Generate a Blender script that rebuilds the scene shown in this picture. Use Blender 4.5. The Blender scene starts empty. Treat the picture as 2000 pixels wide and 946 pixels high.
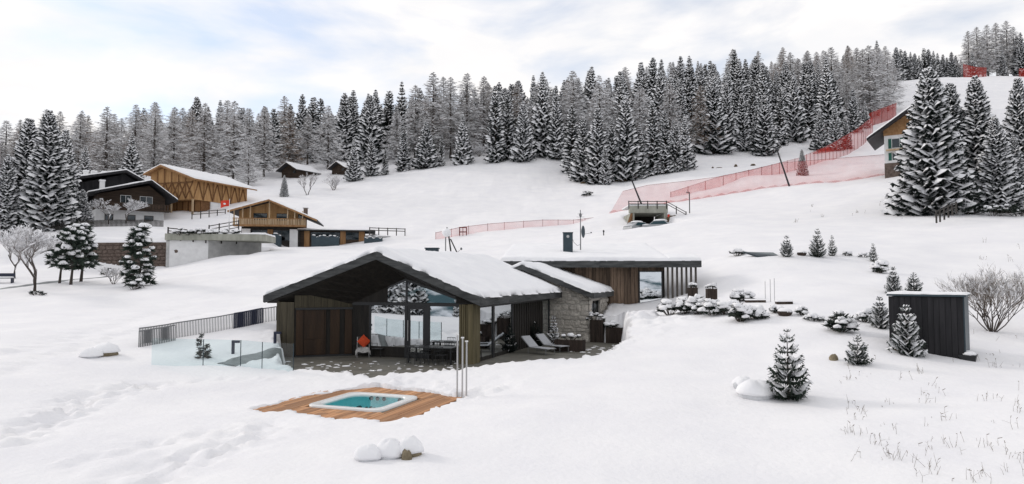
import bpy, bmesh, math, random
import numpy as np
from mathutils import Vector, Matrix

R = math.radians
scene = bpy.context.scene
C = scene.collection

# ------------------------------------------------------------------ camera, sky, sun, exposure
CAM_Z = 3.9
PITCH = R(2.88)
FPX = 2000 * 24 / 36
cam_data = bpy.data.cameras.new('camera')
cam_data.lens = 24; cam_data.sensor_width = 36
cam_data.clip_start = 0.1; cam_data.clip_end = 6000
cam = bpy.data.objects.new('camera', cam_data)
cam.location = (0, 0, CAM_Z); cam.rotation_euler = (R(90) + PITCH, 0, 0)
C.objects.link(cam); scene.camera = cam

SUN_EL, SUN_AZ = R(24), R(-62)          # azimuth clockwise from +Y (seen from above)
world = bpy.data.worlds.new('World'); scene.world = world; world.use_nodes = True
wn = world.node_tree; wn.nodes.clear()
def wnode(t, **k):
    n = wn.nodes.new(t)
    for a, b in k.items(): setattr(n, a, b)
    return n
w_out = wnode('ShaderNodeOutputWorld'); w_bg = wnode('ShaderNodeBackground')
sky = wnode('ShaderNodeTexSky', sky_type='NISHITA', sun_disc=False)
sky.sun_elevation = SUN_EL; sky.sun_rotation = SUN_AZ; sky.altitude = 1400
sky.air_density = 1.0; sky.dust_density = 1.5
tc = wnode('ShaderNodeTexCoord'); mp = wnode('ShaderNodeMapping')
mp.inputs['Scale'].default_value = (1.0, 1.0, 2.8); mp.inputs['Location'].default_value = (1.3, 2.2, 0.9)
nz = wnode('ShaderNodeTexNoise'); nz.inputs['Scale'].default_value = 3.6
nz.inputs['Detail'].default_value = 7; nz.inputs['Roughness'].default_value = 0.52
nz.inputs['Distortion'].default_value = 0.25
rmp = wnode('ShaderNodeValToRGB')
rmp.color_ramp.elements[0].position = 0.36; rmp.color_ramp.elements[0].color = (0.50, 0.50, 0.50, 1)
rmp.color_ramp.elements[1].position = 0.55; rmp.color_ramp.elements[1].color = (1, 1, 1, 1)
nz2 = wnode('ShaderNodeTexNoise'); nz2.inputs['Scale'].default_value = 5.5; nz2.inputs['Detail'].default_value = 6
rmp2 = wnode('ShaderNodeValToRGB')
rmp2.color_ramp.elements[0].position = 0.35; rmp2.color_ramp.elements[0].color = (8.45, 8.4, 8.5, 1)
rmp2.color_ramp.elements[1].position = 0.62; rmp2.color_ramp.elements[1].color = (9.3, 9.05, 8.9, 1)
mixw = wnode('ShaderNodeMixRGB')
L = wn.links.new
L(tc.outputs['Generated'], mp.inputs['Vector']); L(mp.outputs[0], nz.inputs['Vector']); L(mp.outputs[0], nz2.inputs['Vector'])
L(nz.outputs['Fac'], rmp.inputs['Fac']); L(nz2.outputs['Fac'], rmp2.inputs['Fac'])
L(rmp.outputs[0], mixw.inputs[0]); hs_ = wnode('ShaderNodeHueSaturation'); hs_.inputs['Saturation'].default_value = 1.15; hs_.inputs['Value'].default_value = 1.55
L(sky.outputs[0], hs_.inputs['Color']); L(hs_.outputs[0], mixw.inputs[1]); L(rmp2.outputs[0], mixw.inputs[2])
L(mixw.outputs[0], w_bg.inputs['Color']); w_bg.inputs['Strength'].default_value = 0.1
L(w_bg.outputs[0], w_out.inputs[0])

sun_d = bpy.data.lights.new('sun', 'SUN'); sun_d.energy = 1.0; sun_d.angle = R(10); sun_d.color = (1, 0.93, 0.86)
sun = bpy.data.objects.new('sun', sun_d); C.objects.link(sun)
sdir = Vector((math.sin(SUN_AZ) * math.cos(SUN_EL), math.cos(SUN_AZ) * math.cos(SUN_EL), math.sin(SUN_EL)))
sun.rotation_euler = (-sdir).to_track_quat('-Z', 'Y').to_euler()
vs = scene.view_settings
vs.view_transform = 'Standard'; vs.look = 'None'; vs.gamma = 1; vs.exposure = 0.2; vs.use_curve_mapping = False
scene.cycles.max_bounces = 6; scene.cycles.transparent_max_bounces = 12
scene.cycles.use_denoising = True

# ------------------------------------------------------------------ helpers
def P(px, py, Y):
    """photograph pixel + distance ahead -> world point"""
    u, v = px - 1000, 473 - py
    dy = FPX * math.cos(PITCH) - v * math.sin(PITCH)
    dz = FPX * math.sin(PITCH) + v * math.cos(PITCH)
    return Vector((u / dy * Y, Y, CAM_Z + dz / dy * Y))

def hash2(ix, iy, s):
    h = (ix.astype(np.int64) * 374761393 + iy.astype(np.int64) * 668265263 + s * 1442695041) & 0xffffffff
    h = ((h ^ (h >> 13)) * 1274126177) & 0xffffffff
    return ((h ^ (h >> 16)) & 0xffff) / 65535.0
def vnoise(x, y, s=0):
    ix, iy = np.floor(x), np.floor(y); fx, fy = x - ix, y - iy
    fx = fx * fx * (3 - 2 * fx); fy = fy * fy * (3 - 2 * fy)
    a, b = hash2(ix, iy, s), hash2(ix + 1, iy, s); c, d = hash2(ix, iy + 1, s), hash2(ix + 1, iy + 1, s)
    return (a * (1 - fx) + b * fx) * (1 - fy) + (c * (1 - fx) + d * fx) * fy - 0.5
def fbm(x, y, s=0, o=4):
    r, a, f = 0, 1.0, 1.0
    for k in range(o):
        r = r + a * vnoise(x * f, y * f, s + k * 17); a *= 0.5; f *= 2.03
    return r
def sstep(a, b, x):
    t = np.clip((x - a) / (b - a), 0, 1); return t * t * (3 - 2 * t)

def tag(o, label=None, cat=None, group=None, kind=None):
    if label: o['label'] = label
    if cat: o['category'] = cat
    if group: o['group'] = group
    if kind: o['kind'] = kind
    return o
def thing(name, label, cat, loc=(0, 0, 0), rz=0.0, group=None, kind=None):
    o = bpy.data.objects.new(name, None); C.objects.link(o); o.empty_display_size = 0.2
    o.location = loc; o.rotation_euler = (0, 0, rz)
    return tag(o, label, cat, group, kind)
def copy_tree(o, parent=None):
    c = o.copy(); C.objects.link(c); c.parent = parent
    for ch in list(o.children): copy_tree(ch, c)
    return c
def link(name, me, parent=None, loc=None, rot=None, scale=None):
    o = bpy.data.objects.new(name, me); C.objects.link(o); o.parent = parent
    if loc is not None: o.location = loc
    if rot is not None: o.rotation_euler = rot
    if scale is not None: o.scale = scale
    return o

class MB:
    def __init__(s): s.v = []; s.f = []
    def add(s, vs, fs):
        n = len(s.v); s.v.extend([tuple(p) for p in vs]); s.f.extend([tuple(i + n for i in f) for f in fs]); return s
    def box(s, x0, x1, y0, y1, z0, z1, jit=0):
        j = (lambda: random.uniform(-jit, jit)) if jit else (lambda: 0)
        vs = [(x + j(), y + j(), z + j()) for z in (z0, z1) for (x, y) in ((x0, y0), (x1, y0), (x1, y1), (x0, y1))]
        return s.add(vs, [(3, 2, 1, 0), (4, 5, 6, 7), (0, 1, 5, 4), (1, 2, 6, 5), (2, 3, 7, 6), (3, 0, 4, 7)])
    def bbox(s, x0, x1, y0, y1, z0, z1, b=0.02):
        """box with chamfered vertical and top edges"""
        ring = [(x0 + b, y0), (x1 - b, y0), (x1, y0 + b), (x1, y1 - b), (x1 - b, y1), (x0 + b, y1), (x0, y1 - b), (x0, y0 + b)]
        cx, cy = (x0 + x1) / 2, (y0 + y1) / 2
        def sh(p): return (p[0] + (b if p[0] < cx else -b), p[1] + (b if p[1] < cy else -b))
        vs = [(x, y, z0) for x, y in ring] + [(x, y, z1 - b) for x, y in ring] + [(*sh(p), z1) for p in ring]
        fs = [tuple(range(7, -1, -1)), tuple(range(16, 24))]
        for k in range(8):
            m = (k + 1) % 8; fs += [(k, m, 8 + m, 8 + k), (8 + k, 8 + m, 16 + m, 16 + k)]
        return s.add(vs, fs)
    def prism(s, poly, y0, y1):
        """polygon in (x,z) (counter-clockwise seen from -y) extruded along y"""
        n = len(poly); vs = [(x, y0, z) for x, z in poly] + [(x, y1, z) for x, z in poly]
        fs = [tuple(range(n)), tuple(range(2 * n - 1, n - 1, -1))]
        for k in range(n): m = (k + 1) % n; fs.append((m, k, n + k, n + m))
        return s.add(vs, fs)
    def slab(s, pts, d):
        """polygon of 3-D points thickened by vector d"""
        n = len(pts); vs = [Vector(p) for p in pts] + [Vector(p) + Vector(d) for p in pts]
        fs = [tuple(range(n)), tuple(range(2 * n - 1, n - 1, -1))]
        for k in range(n): m = (k + 1) % n; fs.append((m, k, n + k, n + m))
        return s.add(vs, fs)
    def tube(s, pts, rad, n=6, cap=True):
        pts = [Vector(p) for p in pts]; k = len(pts)
        rr = rad if isinstance(rad, (list, tuple)) else [rad] * k
        base = len(s.v)
        for i, p in enumerate(pts):
            d = (pts[min(i + 1, k - 1)] - pts[max(i - 1, 0)]).normalized()
            a = d.cross(Vector((0, 0, 1)))
            if a.length < 1e-3: a = Vector((1, 0, 0))
            a.normalize(); b = d.cross(a)
            for j in range(n):
                t = 2 * math.pi * j / n
                s.v.append(tuple(p + (a * math.cos(t) + b * math.sin(t)) * rr[i]))
        for i in range(k - 1):
            for j in range(n):
                m = (j + 1) % n
                s.f.append((base + i * n + j, base + i * n + m, base + (i + 1) * n + m, base + (i + 1) * n + j))
        if cap:
            s.f.append(tuple(base + j for j in range(n - 1, -1, -1)))
            s.f.append(tuple(base + (k - 1) * n + j for j in range(n)))
        return s
    def blob(s, c, r, seed=0, nu=10, nv=6, rough=0.18, low=-1.0):
        """uneven rounded lump; r = (rx, ry, rz); low = cut of the underside"""
        rng = random.Random(seed); base = len(s.v)
        ph = [rng.uniform(0, 6.28) for _ in range(6)]
        s.v.append((c[0], c[1], c[2] + r[2] * (1 + rng.uniform(-rough, rough) * .4)))
        for i in range(1, nv + 1):
            t = math.pi * i / (nv + 0.6)
            for j in range(nu):
                a = 2 * math.pi * j / nu
                k = 1 + rough * (math.sin(2 * a + ph[0] + t) * .5 + math.sin(3 * a + ph[1] - t * 2) * .4 + math.sin(5 * a + ph[2] + 3 * t) * .25 + rng.uniform(-.3, .3))
                s.v.append((c[0] + r[0] * k * math.sin(t) * math.cos(a), c[1] + r[1] * k * math.sin(t) * math.sin(a), c[2] + r[2] * max(low, math.cos(t) * k)))
        for j in range(nu): s.f.append((base, base + 1 + j, base + 1 + (j + 1) % nu))
        for i in range(nv - 1):
            for j in range(nu):
                a, b = base + 1 + i * nu, base + 1 + (i + 1) * nu; m = (j + 1) % nu
                s.f.append((a + j, b + j, b + m, a + m))
        s.f.append(tuple(base + 1 + (nv - 1) * nu + j for j in range(nu - 1, -1, -1)))
        return s
    def mesh(s, name, mat, smooth=False):
        me = bpy.data.meshes.new(name); me.from_pydata(s.v, [], s.f); me.validate()
        if mat: me.materials.append(mat)
        if mat and 'glass' in mat.name:
            bmm = bmesh.new(); bmm.from_mesh(me); bmesh.ops.recalc_face_normals(bmm, faces=bmm.faces); bmm.to_mesh(me); bmm.free()
        if smooth: me.shade_smooth()
        me.update(); return me
    def build(s, name, mat, parent=None, smooth=False, **k):
        return link(name, s.mesh(name, mat, smooth), parent, **k)

# ------------------------------------------------------------------ materials
def mat(name, col, rough=0.8, col2=None, scale=4.0, stretch=(1, 1, 1), bump=0.0, bscale=None, spec=0.3, metal=0.0, detail=5, contrast=(0.35, 0.65), vary=0.0):
    m = bpy.data.materials.new(name); m.use_nodes = True; nt = m.node_tree; b = nt.nodes['Principled BSDF']
    b.inputs['Roughness'].default_value = rough; b.inputs['Metallic'].default_value = metal
    b.inputs['Specular IOR Level'].default_value = spec
    b.inputs['Base Color'].default_value = (*col, 1)
    if col2 or bump:
        t = nt.nodes.new('ShaderNodeTexCoord'); mpg = nt.nodes.new('ShaderNodeMapping')
        mpg.inputs['Scale'].default_value = stretch; nt.links.new(t.outputs['Object'], mpg.inputs[0])
    if col2:
        n = nt.nodes.new('ShaderNodeTexNoise'); n.inputs['Scale'].default_value = scale; n.inputs['Detail'].default_value = detail
        n.inputs['Roughness'].default_value = 0.62
        r = nt.nodes.new('ShaderNodeValToRGB'); r.color_ramp.elements[0].position = contrast[0]; r.color_ramp.elements[1].position = contrast[1]
        r.color_ramp.elements[0].color = (*col, 1); r.color_ramp.elements[1].color = (*col2, 1)
        nt.links.new(mpg.outputs[0], n.inputs['Vector']); nt.links.new(n.outputs['Fac'], r.inputs[0]); nt.links.new(r.outputs[0], b.inputs['Base Color'])
        oi = nt.nodes.new('ShaderNodeObjectInfo'); ad = nt.nodes.new('ShaderNodeVectorMath'); ad.operation = 'ADD'
        ml = nt.nodes.new('ShaderNodeVectorMath'); ml.operation = 'SCALE'; ml.inputs[0].default_value = (37, 91, 53)
        nt.links.new(oi.outputs['Random'], ml.inputs['Scale']); nt.links.new(mpg.outputs[0], ad.inputs[0]); nt.links.new(ml.outputs[0], ad.inputs[1])
        nt.links.new(ad.outputs[0], n.inputs['Vector'])
        if vary:
            hv = nt.nodes.new('ShaderNodeHueSaturation'); mv = nt.nodes.new('ShaderNodeMapRange'); mv.inputs['To Min'].default_value = 1 - vary; mv.inputs['To Max'].default_value = 1 + vary * .7
            nt.links.new(oi.outputs['Random'], mv.inputs[0]); nt.links.new(mv.outputs[0], hv.inputs['Value']); nt.links.new(r.outputs[0], hv.inputs['Color']); nt.links.new(hv.outputs[0], b.inputs['Base Color'])
    if bump:
        n2 = nt.nodes.new('ShaderNodeTexNoise'); n2.inputs['Scale'].default_value = bscale or scale * 3; n2.inputs['Detail'].default_value = 5
        bp = nt.nodes.new('ShaderNodeBump'); bp.inputs['Strength'].default_value = bump; bp.inputs['Distance'].default_value = 0.05
        nt.links.new(mpg.outputs[0], n2.inputs['Vector']); nt.links.new(n2.outputs['Fac'], bp.inputs['Height']); nt.links.new(bp.outputs[0], b.inputs['Normal'])
    return m
GR = (1, 1, 0.12)      # vertical grain
M = {
 'snow': mat('snow', (0.81, 0.805, 0.825), 0.9, (0.87, 0.862, 0.868), 0.35, bump=0.5, bscale=6, spec=0.15),
 'snowcap': mat('snow_cover', (0.83, 0.83, 0.85), 0.9, (0.87, 0.87, 0.88), 1.2, bump=0.35, bscale=7, spec=0.15),
 'needle': mat('spruce_needles', (0.009, 0.015, 0.014), 0.8, (0.024, 0.033, 0.028), 1.5),
 'needle_g': mat('fir_needles', (0.018, 0.032, 0.026), 0.75, (0.045, 0.062, 0.044), 3),
 'leafdark': mat('shrub_leaves', (0.016, 0.026, 0.022), 0.8, (0.04, 0.05, 0.038), 3),
 'bark': mat('bark', (0.05, 0.04, 0.034), 0.95, (0.10, 0.085, 0.075), 3, (1, 1, .2), bump=.6),
 'twig': mat('larch_twigs', (0.12, 0.105, 0.097), 0.9, (0.24, 0.21, 0.195), 0.8),
 'twig_b': mat('brown_larch_twigs', (0.15, 0.105, 0.075), 0.9, (0.27, 0.20, 0.15), 0.8),
 'frost': mat('frost', (0.74, 0.74, 0.75), 0.9, (0.86, 0.86, 0.87), 1.0),
 'stem': mat('dry_stems', (0.15, 0.13, 0.11), 0.9, (0.30, 0.27, 0.23), 4),
 'stem_b': mat('brown_twigs', (0.10, 0.078, 0.06), 0.9, (0.19, 0.155, 0.125), 4),
 'darkwood': mat('dark_stained_wood', (0.010, 0.009, 0.008), 0.7, (0.026, 0.022, 0.018), 5, GR, bump=.3, bscale=20),
 'fascia': mat('weathered_dark_board', (0.035, 0.037, 0.038), 0.75, (0.085, 0.088, 0.088), 3, (.3, .3, 2), bump=.4, bscale=14),
 'olive': mat('olive_brown_boards', (0.085, 0.072, 0.038), 0.75, (0.15, 0.125, 0.07), 4, GR, bump=.3, bscale=18, vary=.2),
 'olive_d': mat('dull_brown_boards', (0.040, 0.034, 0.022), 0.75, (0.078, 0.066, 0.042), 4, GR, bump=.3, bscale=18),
 'cabinet': mat('brown_panel_wood', (0.022, 0.011, 0.005), 0.55, (0.045, 0.023, 0.010), 3, GR, bump=.15),
 'wingwood': mat('weathered_brown_boards', (0.06, 0.042, 0.030), 0.85, (0.17, 0.12, 0.085), 3.5, GR, bump=.4, bscale=16, vary=.4),
 'post': mat('grey_brown_post', (0.06, 0.052, 0.045), 0.8, (0.11, 0.095, 0.085), 4, GR),
 'deck': mat('orange_deck_wood', (0.36, 0.165, 0.072), 0.65, (0.58, 0.32, 0.165), 2.2, (1, .14, 1), bump=.25, bscale=12, vary=.38),
 'warm': mat('honey_wood_boards', (0.30, 0.16, 0.065), 0.8, (0.47, 0.28, 0.125), 2.5, GR, bump=.2),
 'warm2': mat('amber_wood', (0.24, 0.125, 0.052), 0.8, (0.37, 0.21, 0.10), 3, GR),
 'brace': mat('brown_brace_wood', (0.12, 0.055, 0.022), 0.8, (0.19, 0.095, 0.04), 3),
 'palepost': mat('pale_post_wood', (0.42, 0.30, 0.18), 0.8, (0.55, 0.42, 0.28), 3, GR),
 'blackhouse': mat('charcoal_boards', (0.012, 0.012, 0.014), 0.8, (0.028, 0.027, 0.03), 3, GR),
 'brownhouse': mat('dark_brown_logs', (0.03, 0.02, 0.014), 0.8, (0.065, 0.043, 0.03), 3, (.2, 1, 1)),
 'render': mat('white_render', (0.66, 0.66, 0.66), 0.9, (0.76, 0.76, 0.76), 1.5),
 'concrete': mat('concrete', (0.36, 0.36, 0.36), 0.9, (0.50, 0.50, 0.49), 1.2, bump=.2),
 'concrete_g': mat('greenish_concrete', (0.26, 0.265, 0.225), 0.9, (0.38, 0.38, 0.33), 1.5, (1, 1, .3), bump=.2),
 'stonewall': mat('brown_stone', (0.075, 0.055, 0.045), 0.9, (0.17, 0.13, 0.11), 2.5, bump=1.0, bscale=4),
 'stone': mat('pale_stone', (0.37, 0.345, 0.305), 0.9, (0.64, 0.60, 0.54), 3.0, bump=.8, bscale=9, vary=.22),
 'mortar': mat('mortar', (0.38, 0.36, 0.33), 0.95, (0.50, 0.47, 0.43), 6, bump=.5),
 'rock': mat('ochre_rock', (0.16, 0.13, 0.085), 0.9, (0.33, 0.28, 0.19), 4, bump=1.0, bscale=10),
 'rockgrey': mat('frosted_rock', (0.55, 0.56, 0.58), 0.9, (0.68, 0.69, 0.71), 3, bump=.6, bscale=10),
 'floor': mat('terrace_stone', (0.105, 0.10, 0.083), 0.6, (0.165, 0.155, 0.13), 1.3, bump=.1, spec=.4),
 'path': mat('wet_paving', (0.12, 0.13, 0.13), 0.4, (0.24, 0.26, 0.26), 1.5, spec=.5),
 'blackmetal': mat('black_metal', (0.012, 0.013, 0.015), 0.45, spec=.5),
 'navymetal': mat('navy_metal', (0.012, 0.016, 0.04), 0.45, spec=.5),
 'teal': mat('blue_grey_metal', (0.018, 0.036, 0.048), 0.5, (0.028, 0.05, 0.064), 2, spec=.5),
 'steel': mat('brushed_steel', (0.50, 0.50, 0.50), 0.35, metal=0.9),
 'barmetal': mat('grey_rail_metal', (0.16, 0.165, 0.17), 0.5, spec=.5),
 'sling': mat('light_grey_sling', (0.36, 0.37, 0.39), 0.85, (0.43, 0.44, 0.46), 20),
 'cushion': mat('orange_red_cloth', (0.50, 0.055, 0.018), 0.9, (0.62, 0.085, 0.03), 8),
 'fur': mat('grey_fleece', (0.34, 0.33, 0.32), 1.0, (0.55, 0.54, 0.52), 12, bump=1, bscale=30),
 'wicker': mat('black_wicker', (0.010, 0.010, 0.011), 0.8, (0.03, 0.03, 0.03), 30),
 'tub': mat('white_acrylic', (0.78, 0.78, 0.77), 0.25, spec=.5),
 'tubin': mat('turquoise_shell', (0.20, 0.66, 0.70), 0.35, (0.26, 0.74, 0.77), 3),
 'jet': mat('dark_jet', (0.015, 0.04, 0.05), 0.4),
 'red': mat('red_netting', (0.55, 0.035, 0.02), 0.8, (0.66, 0.07, 0.04), 3),
 'redpole': mat('red_brown_paint', (0.16, 0.03, 0.025), 0.6),
 'green': mat('green_shutter', (0.02, 0.10, 0.075), 0.6),
 'roofdark': mat('dark_roof_edge', (0.03, 0.03, 0.034), 0.7, (0.055, 0.055, 0.06), 3),
 'interior': mat('dark_room', (0.03, 0.028, 0.026), 0.9, (0.05, 0.045, 0.04), 2),
 'whitepaint': mat('white_paint', (0.74, 0.74, 0.74), 0.6),
 'carpaint': mat('silver_paint', (0.35, 0.36, 0.37), 0.35, spec=.5, metal=.3),
 'fencewood': mat('dark_fence_wood', (0.035, 0.032, 0.03), 0.85, (0.075, 0.068, 0.062), 3),
 'earth': mat('bare_earth', (0.07, 0.05, 0.03), 0.95, (0.14, 0.10, 0.06), 2, bump=.6),
}
def glass_mat(name, tint, refl, thru):
    m = bpy.data.materials.new(name); m.use_nodes = True; nt = m.node_tree; nt.nodes.clear()
    o = nt.nodes.new('ShaderNodeOutputMaterial'); g = nt.nodes.new('ShaderNodeBsdfGlossy'); g.inputs['Roughness'].default_value = 0.015
    g.inputs['Color'].default_value = (*refl, 1)
    t = nt.nodes.new('ShaderNodeBsdfTransparent'); t.inputs['Color'].default_value = (*tint, 1)
    lw = nt.nodes.new('ShaderNodeFresnel'); lw.inputs['IOR'].default_value = 1.5
    mr = nt.nodes.new('ShaderNodeMapRange'); mr.inputs['From Min'].default_value = 0.04; mr.inputs['From Max'].default_value = 1
    mr.inputs['To Min'].default_value = thru; mr.inputs['To Max'].default_value = 1
    mx = nt.nodes.new('ShaderNodeMixShader')
    ge = nt.nodes.new('ShaderNodeNewGeometry'); sb_ = nt.nodes.new('ShaderNodeMath'); sb_.operation = 'SUBTRACT'; sb_.inputs[0].default_value = 1.0
    mu = nt.nodes.new('ShaderNodeMath'); mu.operation = 'MULTIPLY'
    nt.links.new(ge.outputs['Backfacing'], sb_.inputs[1]); nt.links.new(lw.outputs[0], mr.inputs[0]); nt.links.new(mr.outputs[0], mu.inputs[0]); nt.links.new(sb_.outputs[0], mu.inputs[1]); nt.links.new(mu.outputs[0], mx.inputs[0])
    nt.links.new(t.outputs[0], mx.inputs[1]); nt.links.new(g.outputs[0], mx.inputs[2]); nt.links.new(mx.outputs[0], o.inputs[0])
    return m
M['glass'] = glass_mat('coated_window_glass', (0.40, 0.50, 0.52), (0.92, 0.96, 0.98), 0.72)
M['bglass'] = glass_mat('clear_balustrade_glass', (0.90, 0.95, 0.955), (1, 1, 1), 0.04)
M['darkglass'] = glass_mat('dark_window_glass', (0.15, 0.19, 0.20), (0.6, 0.65, 0.68), 0.10)
def net_mat(name, col, alpha):
    m = bpy.data.materials.new(name); m.use_nodes = True; nt = m.node_tree; nt.nodes.clear()
    o = nt.nodes.new('ShaderNodeOutputMaterial'); d = nt.nodes.new('ShaderNodeBsdfDiffuse'); d.inputs[0].default_value = (*col, 1)
    t = nt.nodes.new('ShaderNodeBsdfTransparent'); mx = nt.nodes.new('ShaderNodeMixShader')
    n = nt.nodes.new('ShaderNodeTexNoise'); n.inputs['Scale'].default_value = 0.6; c = nt.nodes.new('ShaderNodeTexCoord')
    mr = nt.nodes.new('ShaderNodeMapRange'); mr.inputs['To Min'].default_value = alpha * .6; mr.inputs['To Max'].default_value = alpha * 1.4
    nt.links.new(c.outputs['Object'], n.inputs[0]); nt.links.new(n.outputs[0], mr.inputs[0]); nt.links.new(mr.outputs[0], mx.inputs[0])
    nt.links.new(t.outputs[0], mx.inputs[1]); nt.links.new(d.outputs[0], mx.inputs[2]); nt.links.new(mx.outputs[0], o.inputs[0])
    return m
M['net'] = net_mat('open_red_mesh', (0.60, 0.08, 0.07), 0.34)
M['netlow'] = net_mat('fine_red_mesh', (0.66, 0.10, 0.09), 0.27)
M['netdense'] = net_mat('dense_red_mesh', (0.40, 0.04, 0.03), 0.6)
def water_mat():
    m = bpy.data.materials.new('pool_water'); m.use_nodes = True; nt = m.node_tree; nt.nodes.clear()
    o = nt.nodes.new('ShaderNodeOutputMaterial'); g = nt.nodes.new('ShaderNodeBsdfGlossy'); g.inputs['Roughness'].default_value = 0.03
    t = nt.nodes.new('ShaderNodeBsdfTransparent'); t.inputs[0].default_value = (0.80, 0.96, 0.97, 1)
    f = nt.nodes.new('ShaderNodeFresnel'); f.inputs[0].default_value = 1.16; mx = nt.nodes.new('ShaderNodeMixShader')
    n = nt.nodes.new('ShaderNodeTexNoise'); n.inputs['Scale'].default_value = 5; b = nt.nodes.new('ShaderNodeBump'); b.inputs['Strength'].default_value = .12
    nt.links.new(n.outputs[0], b.inputs['Height']); nt.links.new(b.outputs[0], g.inputs['Normal']); nt.links.new(b.outputs[0], f.inputs['Normal'])
    nt.links.new(f.outputs[0], mx.inputs[0]); nt.links.new(t.outputs[0], mx.inputs[1]); nt.links.new(g.outputs[0], mx.inputs[2]); nt.links.new(mx.outputs[0], o.inputs[0])
    return m
M['water'] = water_mat()
# ------------------------------------------------------------------ terrain
HA = R(20)
E0 = Vector((-1.37, 30.5, 0))
HX = Vector((math.cos(HA), -math.sin(HA), 0)); HY = Vector((math.sin(HA), math.cos(HA), 0))
ZT = -0.10                                     # terrace level
def HL(lx, ly, z=0.0): return E0 + HX * lx + HY * ly + Vector((0, 0, z))

CTRL = [ # pixel x, pixel y, metres ahead
 (0,946,13.8),(250,946,13.8),(500,946,13.8),(750,946,13.8),(1000,946,13.8),(1250,946,13.8),(1500,946,13.8),(1750,946,13.7),(2000,946,13.3),
 (0,850,17),(0,780,21),(0,700,27),(0,640,36),(0,600,46),(0,560,60),(300,850,17.4),(300,800,21),(300,720,28),(200,690,30),(300,640,36),(300,600,46),(300,560,58),
 (150,620,41),(450,560,55),(450,520,68),(480,490,79),(600,487,82),(800,487,82),(900,486,80),(600,530,62),(520,600,45),(530,484,96),(700,480,96),(420,470,92),
 (450,740,27),(600,745,26.3),(735,742,26.6),(497,800,21.0),(735,757,25.2),(905,774,23.4),(755,824,19.3),(600,860,17),(900,850,17),
 (950,742,24.6),(1000,722,26.2),(1080,712,26.8),(1150,702,27.3),(1220,682,29.6),(1250,752,22.3),(1000,800,19.5),(1250,850,16.8),(1300,652,32),
 (1235,604,46),(1290,606,45),(1400,622,34.5),(1450,592,37.5),(1600,640,30),(1700,692,25.5),(1500,702,26),(1500,800,19.5),(1800,742,22.3),(1900,724,23.6),
 (1600,560,40),(1450,502,50),(1600,500,51),(1700,530,46),(1600,450,70),(1400,470,62),(1400,430,82),(1600,400,96),(1740,600,34),
 (1940,640,32),(1850,560,42),(2000,800,18),(2000,700,26),(2000,600,36),(2000,500,50),(2000,440,62),(1800,450,65),(1850,412,75),(2000,420,74),(1750,352,100),
 (1730,337,112),(1540,362,115),(1350,392,115),(1210,417,115),(1270,412,104),(1340,422,98),(1180,445,100),
 (820,440,110),(900,400,130),(900,360,150),(900,326,172),(700,400,125),(700,356,155),(600,382,140),(570,346,172),(660,338,176),(800,330,172),
 (1050,316,170),(1000,360,150),(1050,420,118),(1000,450,100),(1150,352,155),(1250,347,150),(1330,333,150),(1200,400,122),
 (1400,322,165),(1480,298,185),(1600,292,190),(1700,242,215),(1740,190,250),(1830,152,290),(2000,148,300),(1900,152,300),(1800,250,205),(1950,300,150),
 (1300,200,300),(1000,268,290),(640,292,270),(300,305,230),(0,335,220),(150,318,230),(1600,177,330),(1450,195,320),(1750,168,325),(800,285,280),
 (230,436,108),(400,412,120),(80,446,95),(0,450,100),(0,520,76),(200,522,77),(330,524,76),(420,505,74),(60,570,54),(480,380,140),(350,350,165),
]
_cp = np.array([tuple(P(*c)) for c in CTRL])
_cp = np.vstack([_cp, np.array([(-220, 330, 48), (-60, 420, 60), (120, 430, 96), (300, 380, 104), (-330, 480, 45), (40, 470, 75), (260, 470, 108),
    (-6, 46, 2.3), (-12, 40, 1.9), (2, 52, 3.4), (12, 56, 4.6), (-4, 56, 4.2), (230, 180, 44), (120, 90, 16), (-130, 120, 14), (-160, 200, 30), (90, 40, 4)])])
def warp(x, y):
    yy = np.maximum(y, 10.0) + 12.0
    return np.clip(x / yy * 40, -46, 46), 40 * np.log(yy)
def tps_k(r2): return np.where(r2 > 1e-9, r2 * np.log(r2 + 1e-12), 0)
_s, _t = warp(_cp[:, 0], _cp[:, 1]); n_ = len(_s)
_K = tps_k((_s[:, None] - _s[None]) ** 2 + (_t[:, None] - _t[None]) ** 2) + np.eye(n_) * 6.0
_Q = np.c_[np.ones(n_), _s, _t]
# heights are fitted relative to distance so that near and far weigh alike
_wz = _cp[:, 2] / (_cp[:, 1] + 12)
_A = np.block([[_K, _Q], [_Q.T, np.zeros((3, 3))]])
_W = np.linalg.solve(_A, np.r_[_wz, 0, 0, 0])
def raw(x, y):
    x, y = np.asarray(x, float), np.asarray(y, float)
    s, t = warp(x, y); out = _W[n_] + _W[n_ + 1] * s + _W[n_ + 2] * t
    for k in range(n_): out = out + _W[k] * tps_k((s - _s[k]) ** 2 + (t - _t[k]) ** 2)
    z = out * (np.maximum(y, 10) + 12)
    # terraced step behind the stone retaining wall
    z = z + 2.9 * sstep(77.2, 78.2, y) * np.exp(-np.maximum(y - 78, 0) / 11) * sstep(-62, -56, x) * (1 - sstep(-33.5, -31.5, x))
    # the slope drops into the valley behind the camera and far to its side
    d = np.maximum(10 - y, 0); z = z - 0.30 * d * d / (d + 30)
    return z
def hit(px, py, fn=None, y0=9.0, y1=420.0):
    fn = fn or raw
    Y = np.geomspace(y0, y1, 1600); a, b = P(px, py, 1.0), P(px, py, 2.0)
    x = a[0] * Y; z = CAM_Z + (b[2] - a[2]) * Y
    g = fn(x, Y); k = np.argmax(g >= z)
    if g[k] < z[k]: k = len(Y) - 1
    return Vector((x[k], Y[k], g[k]))
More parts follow.
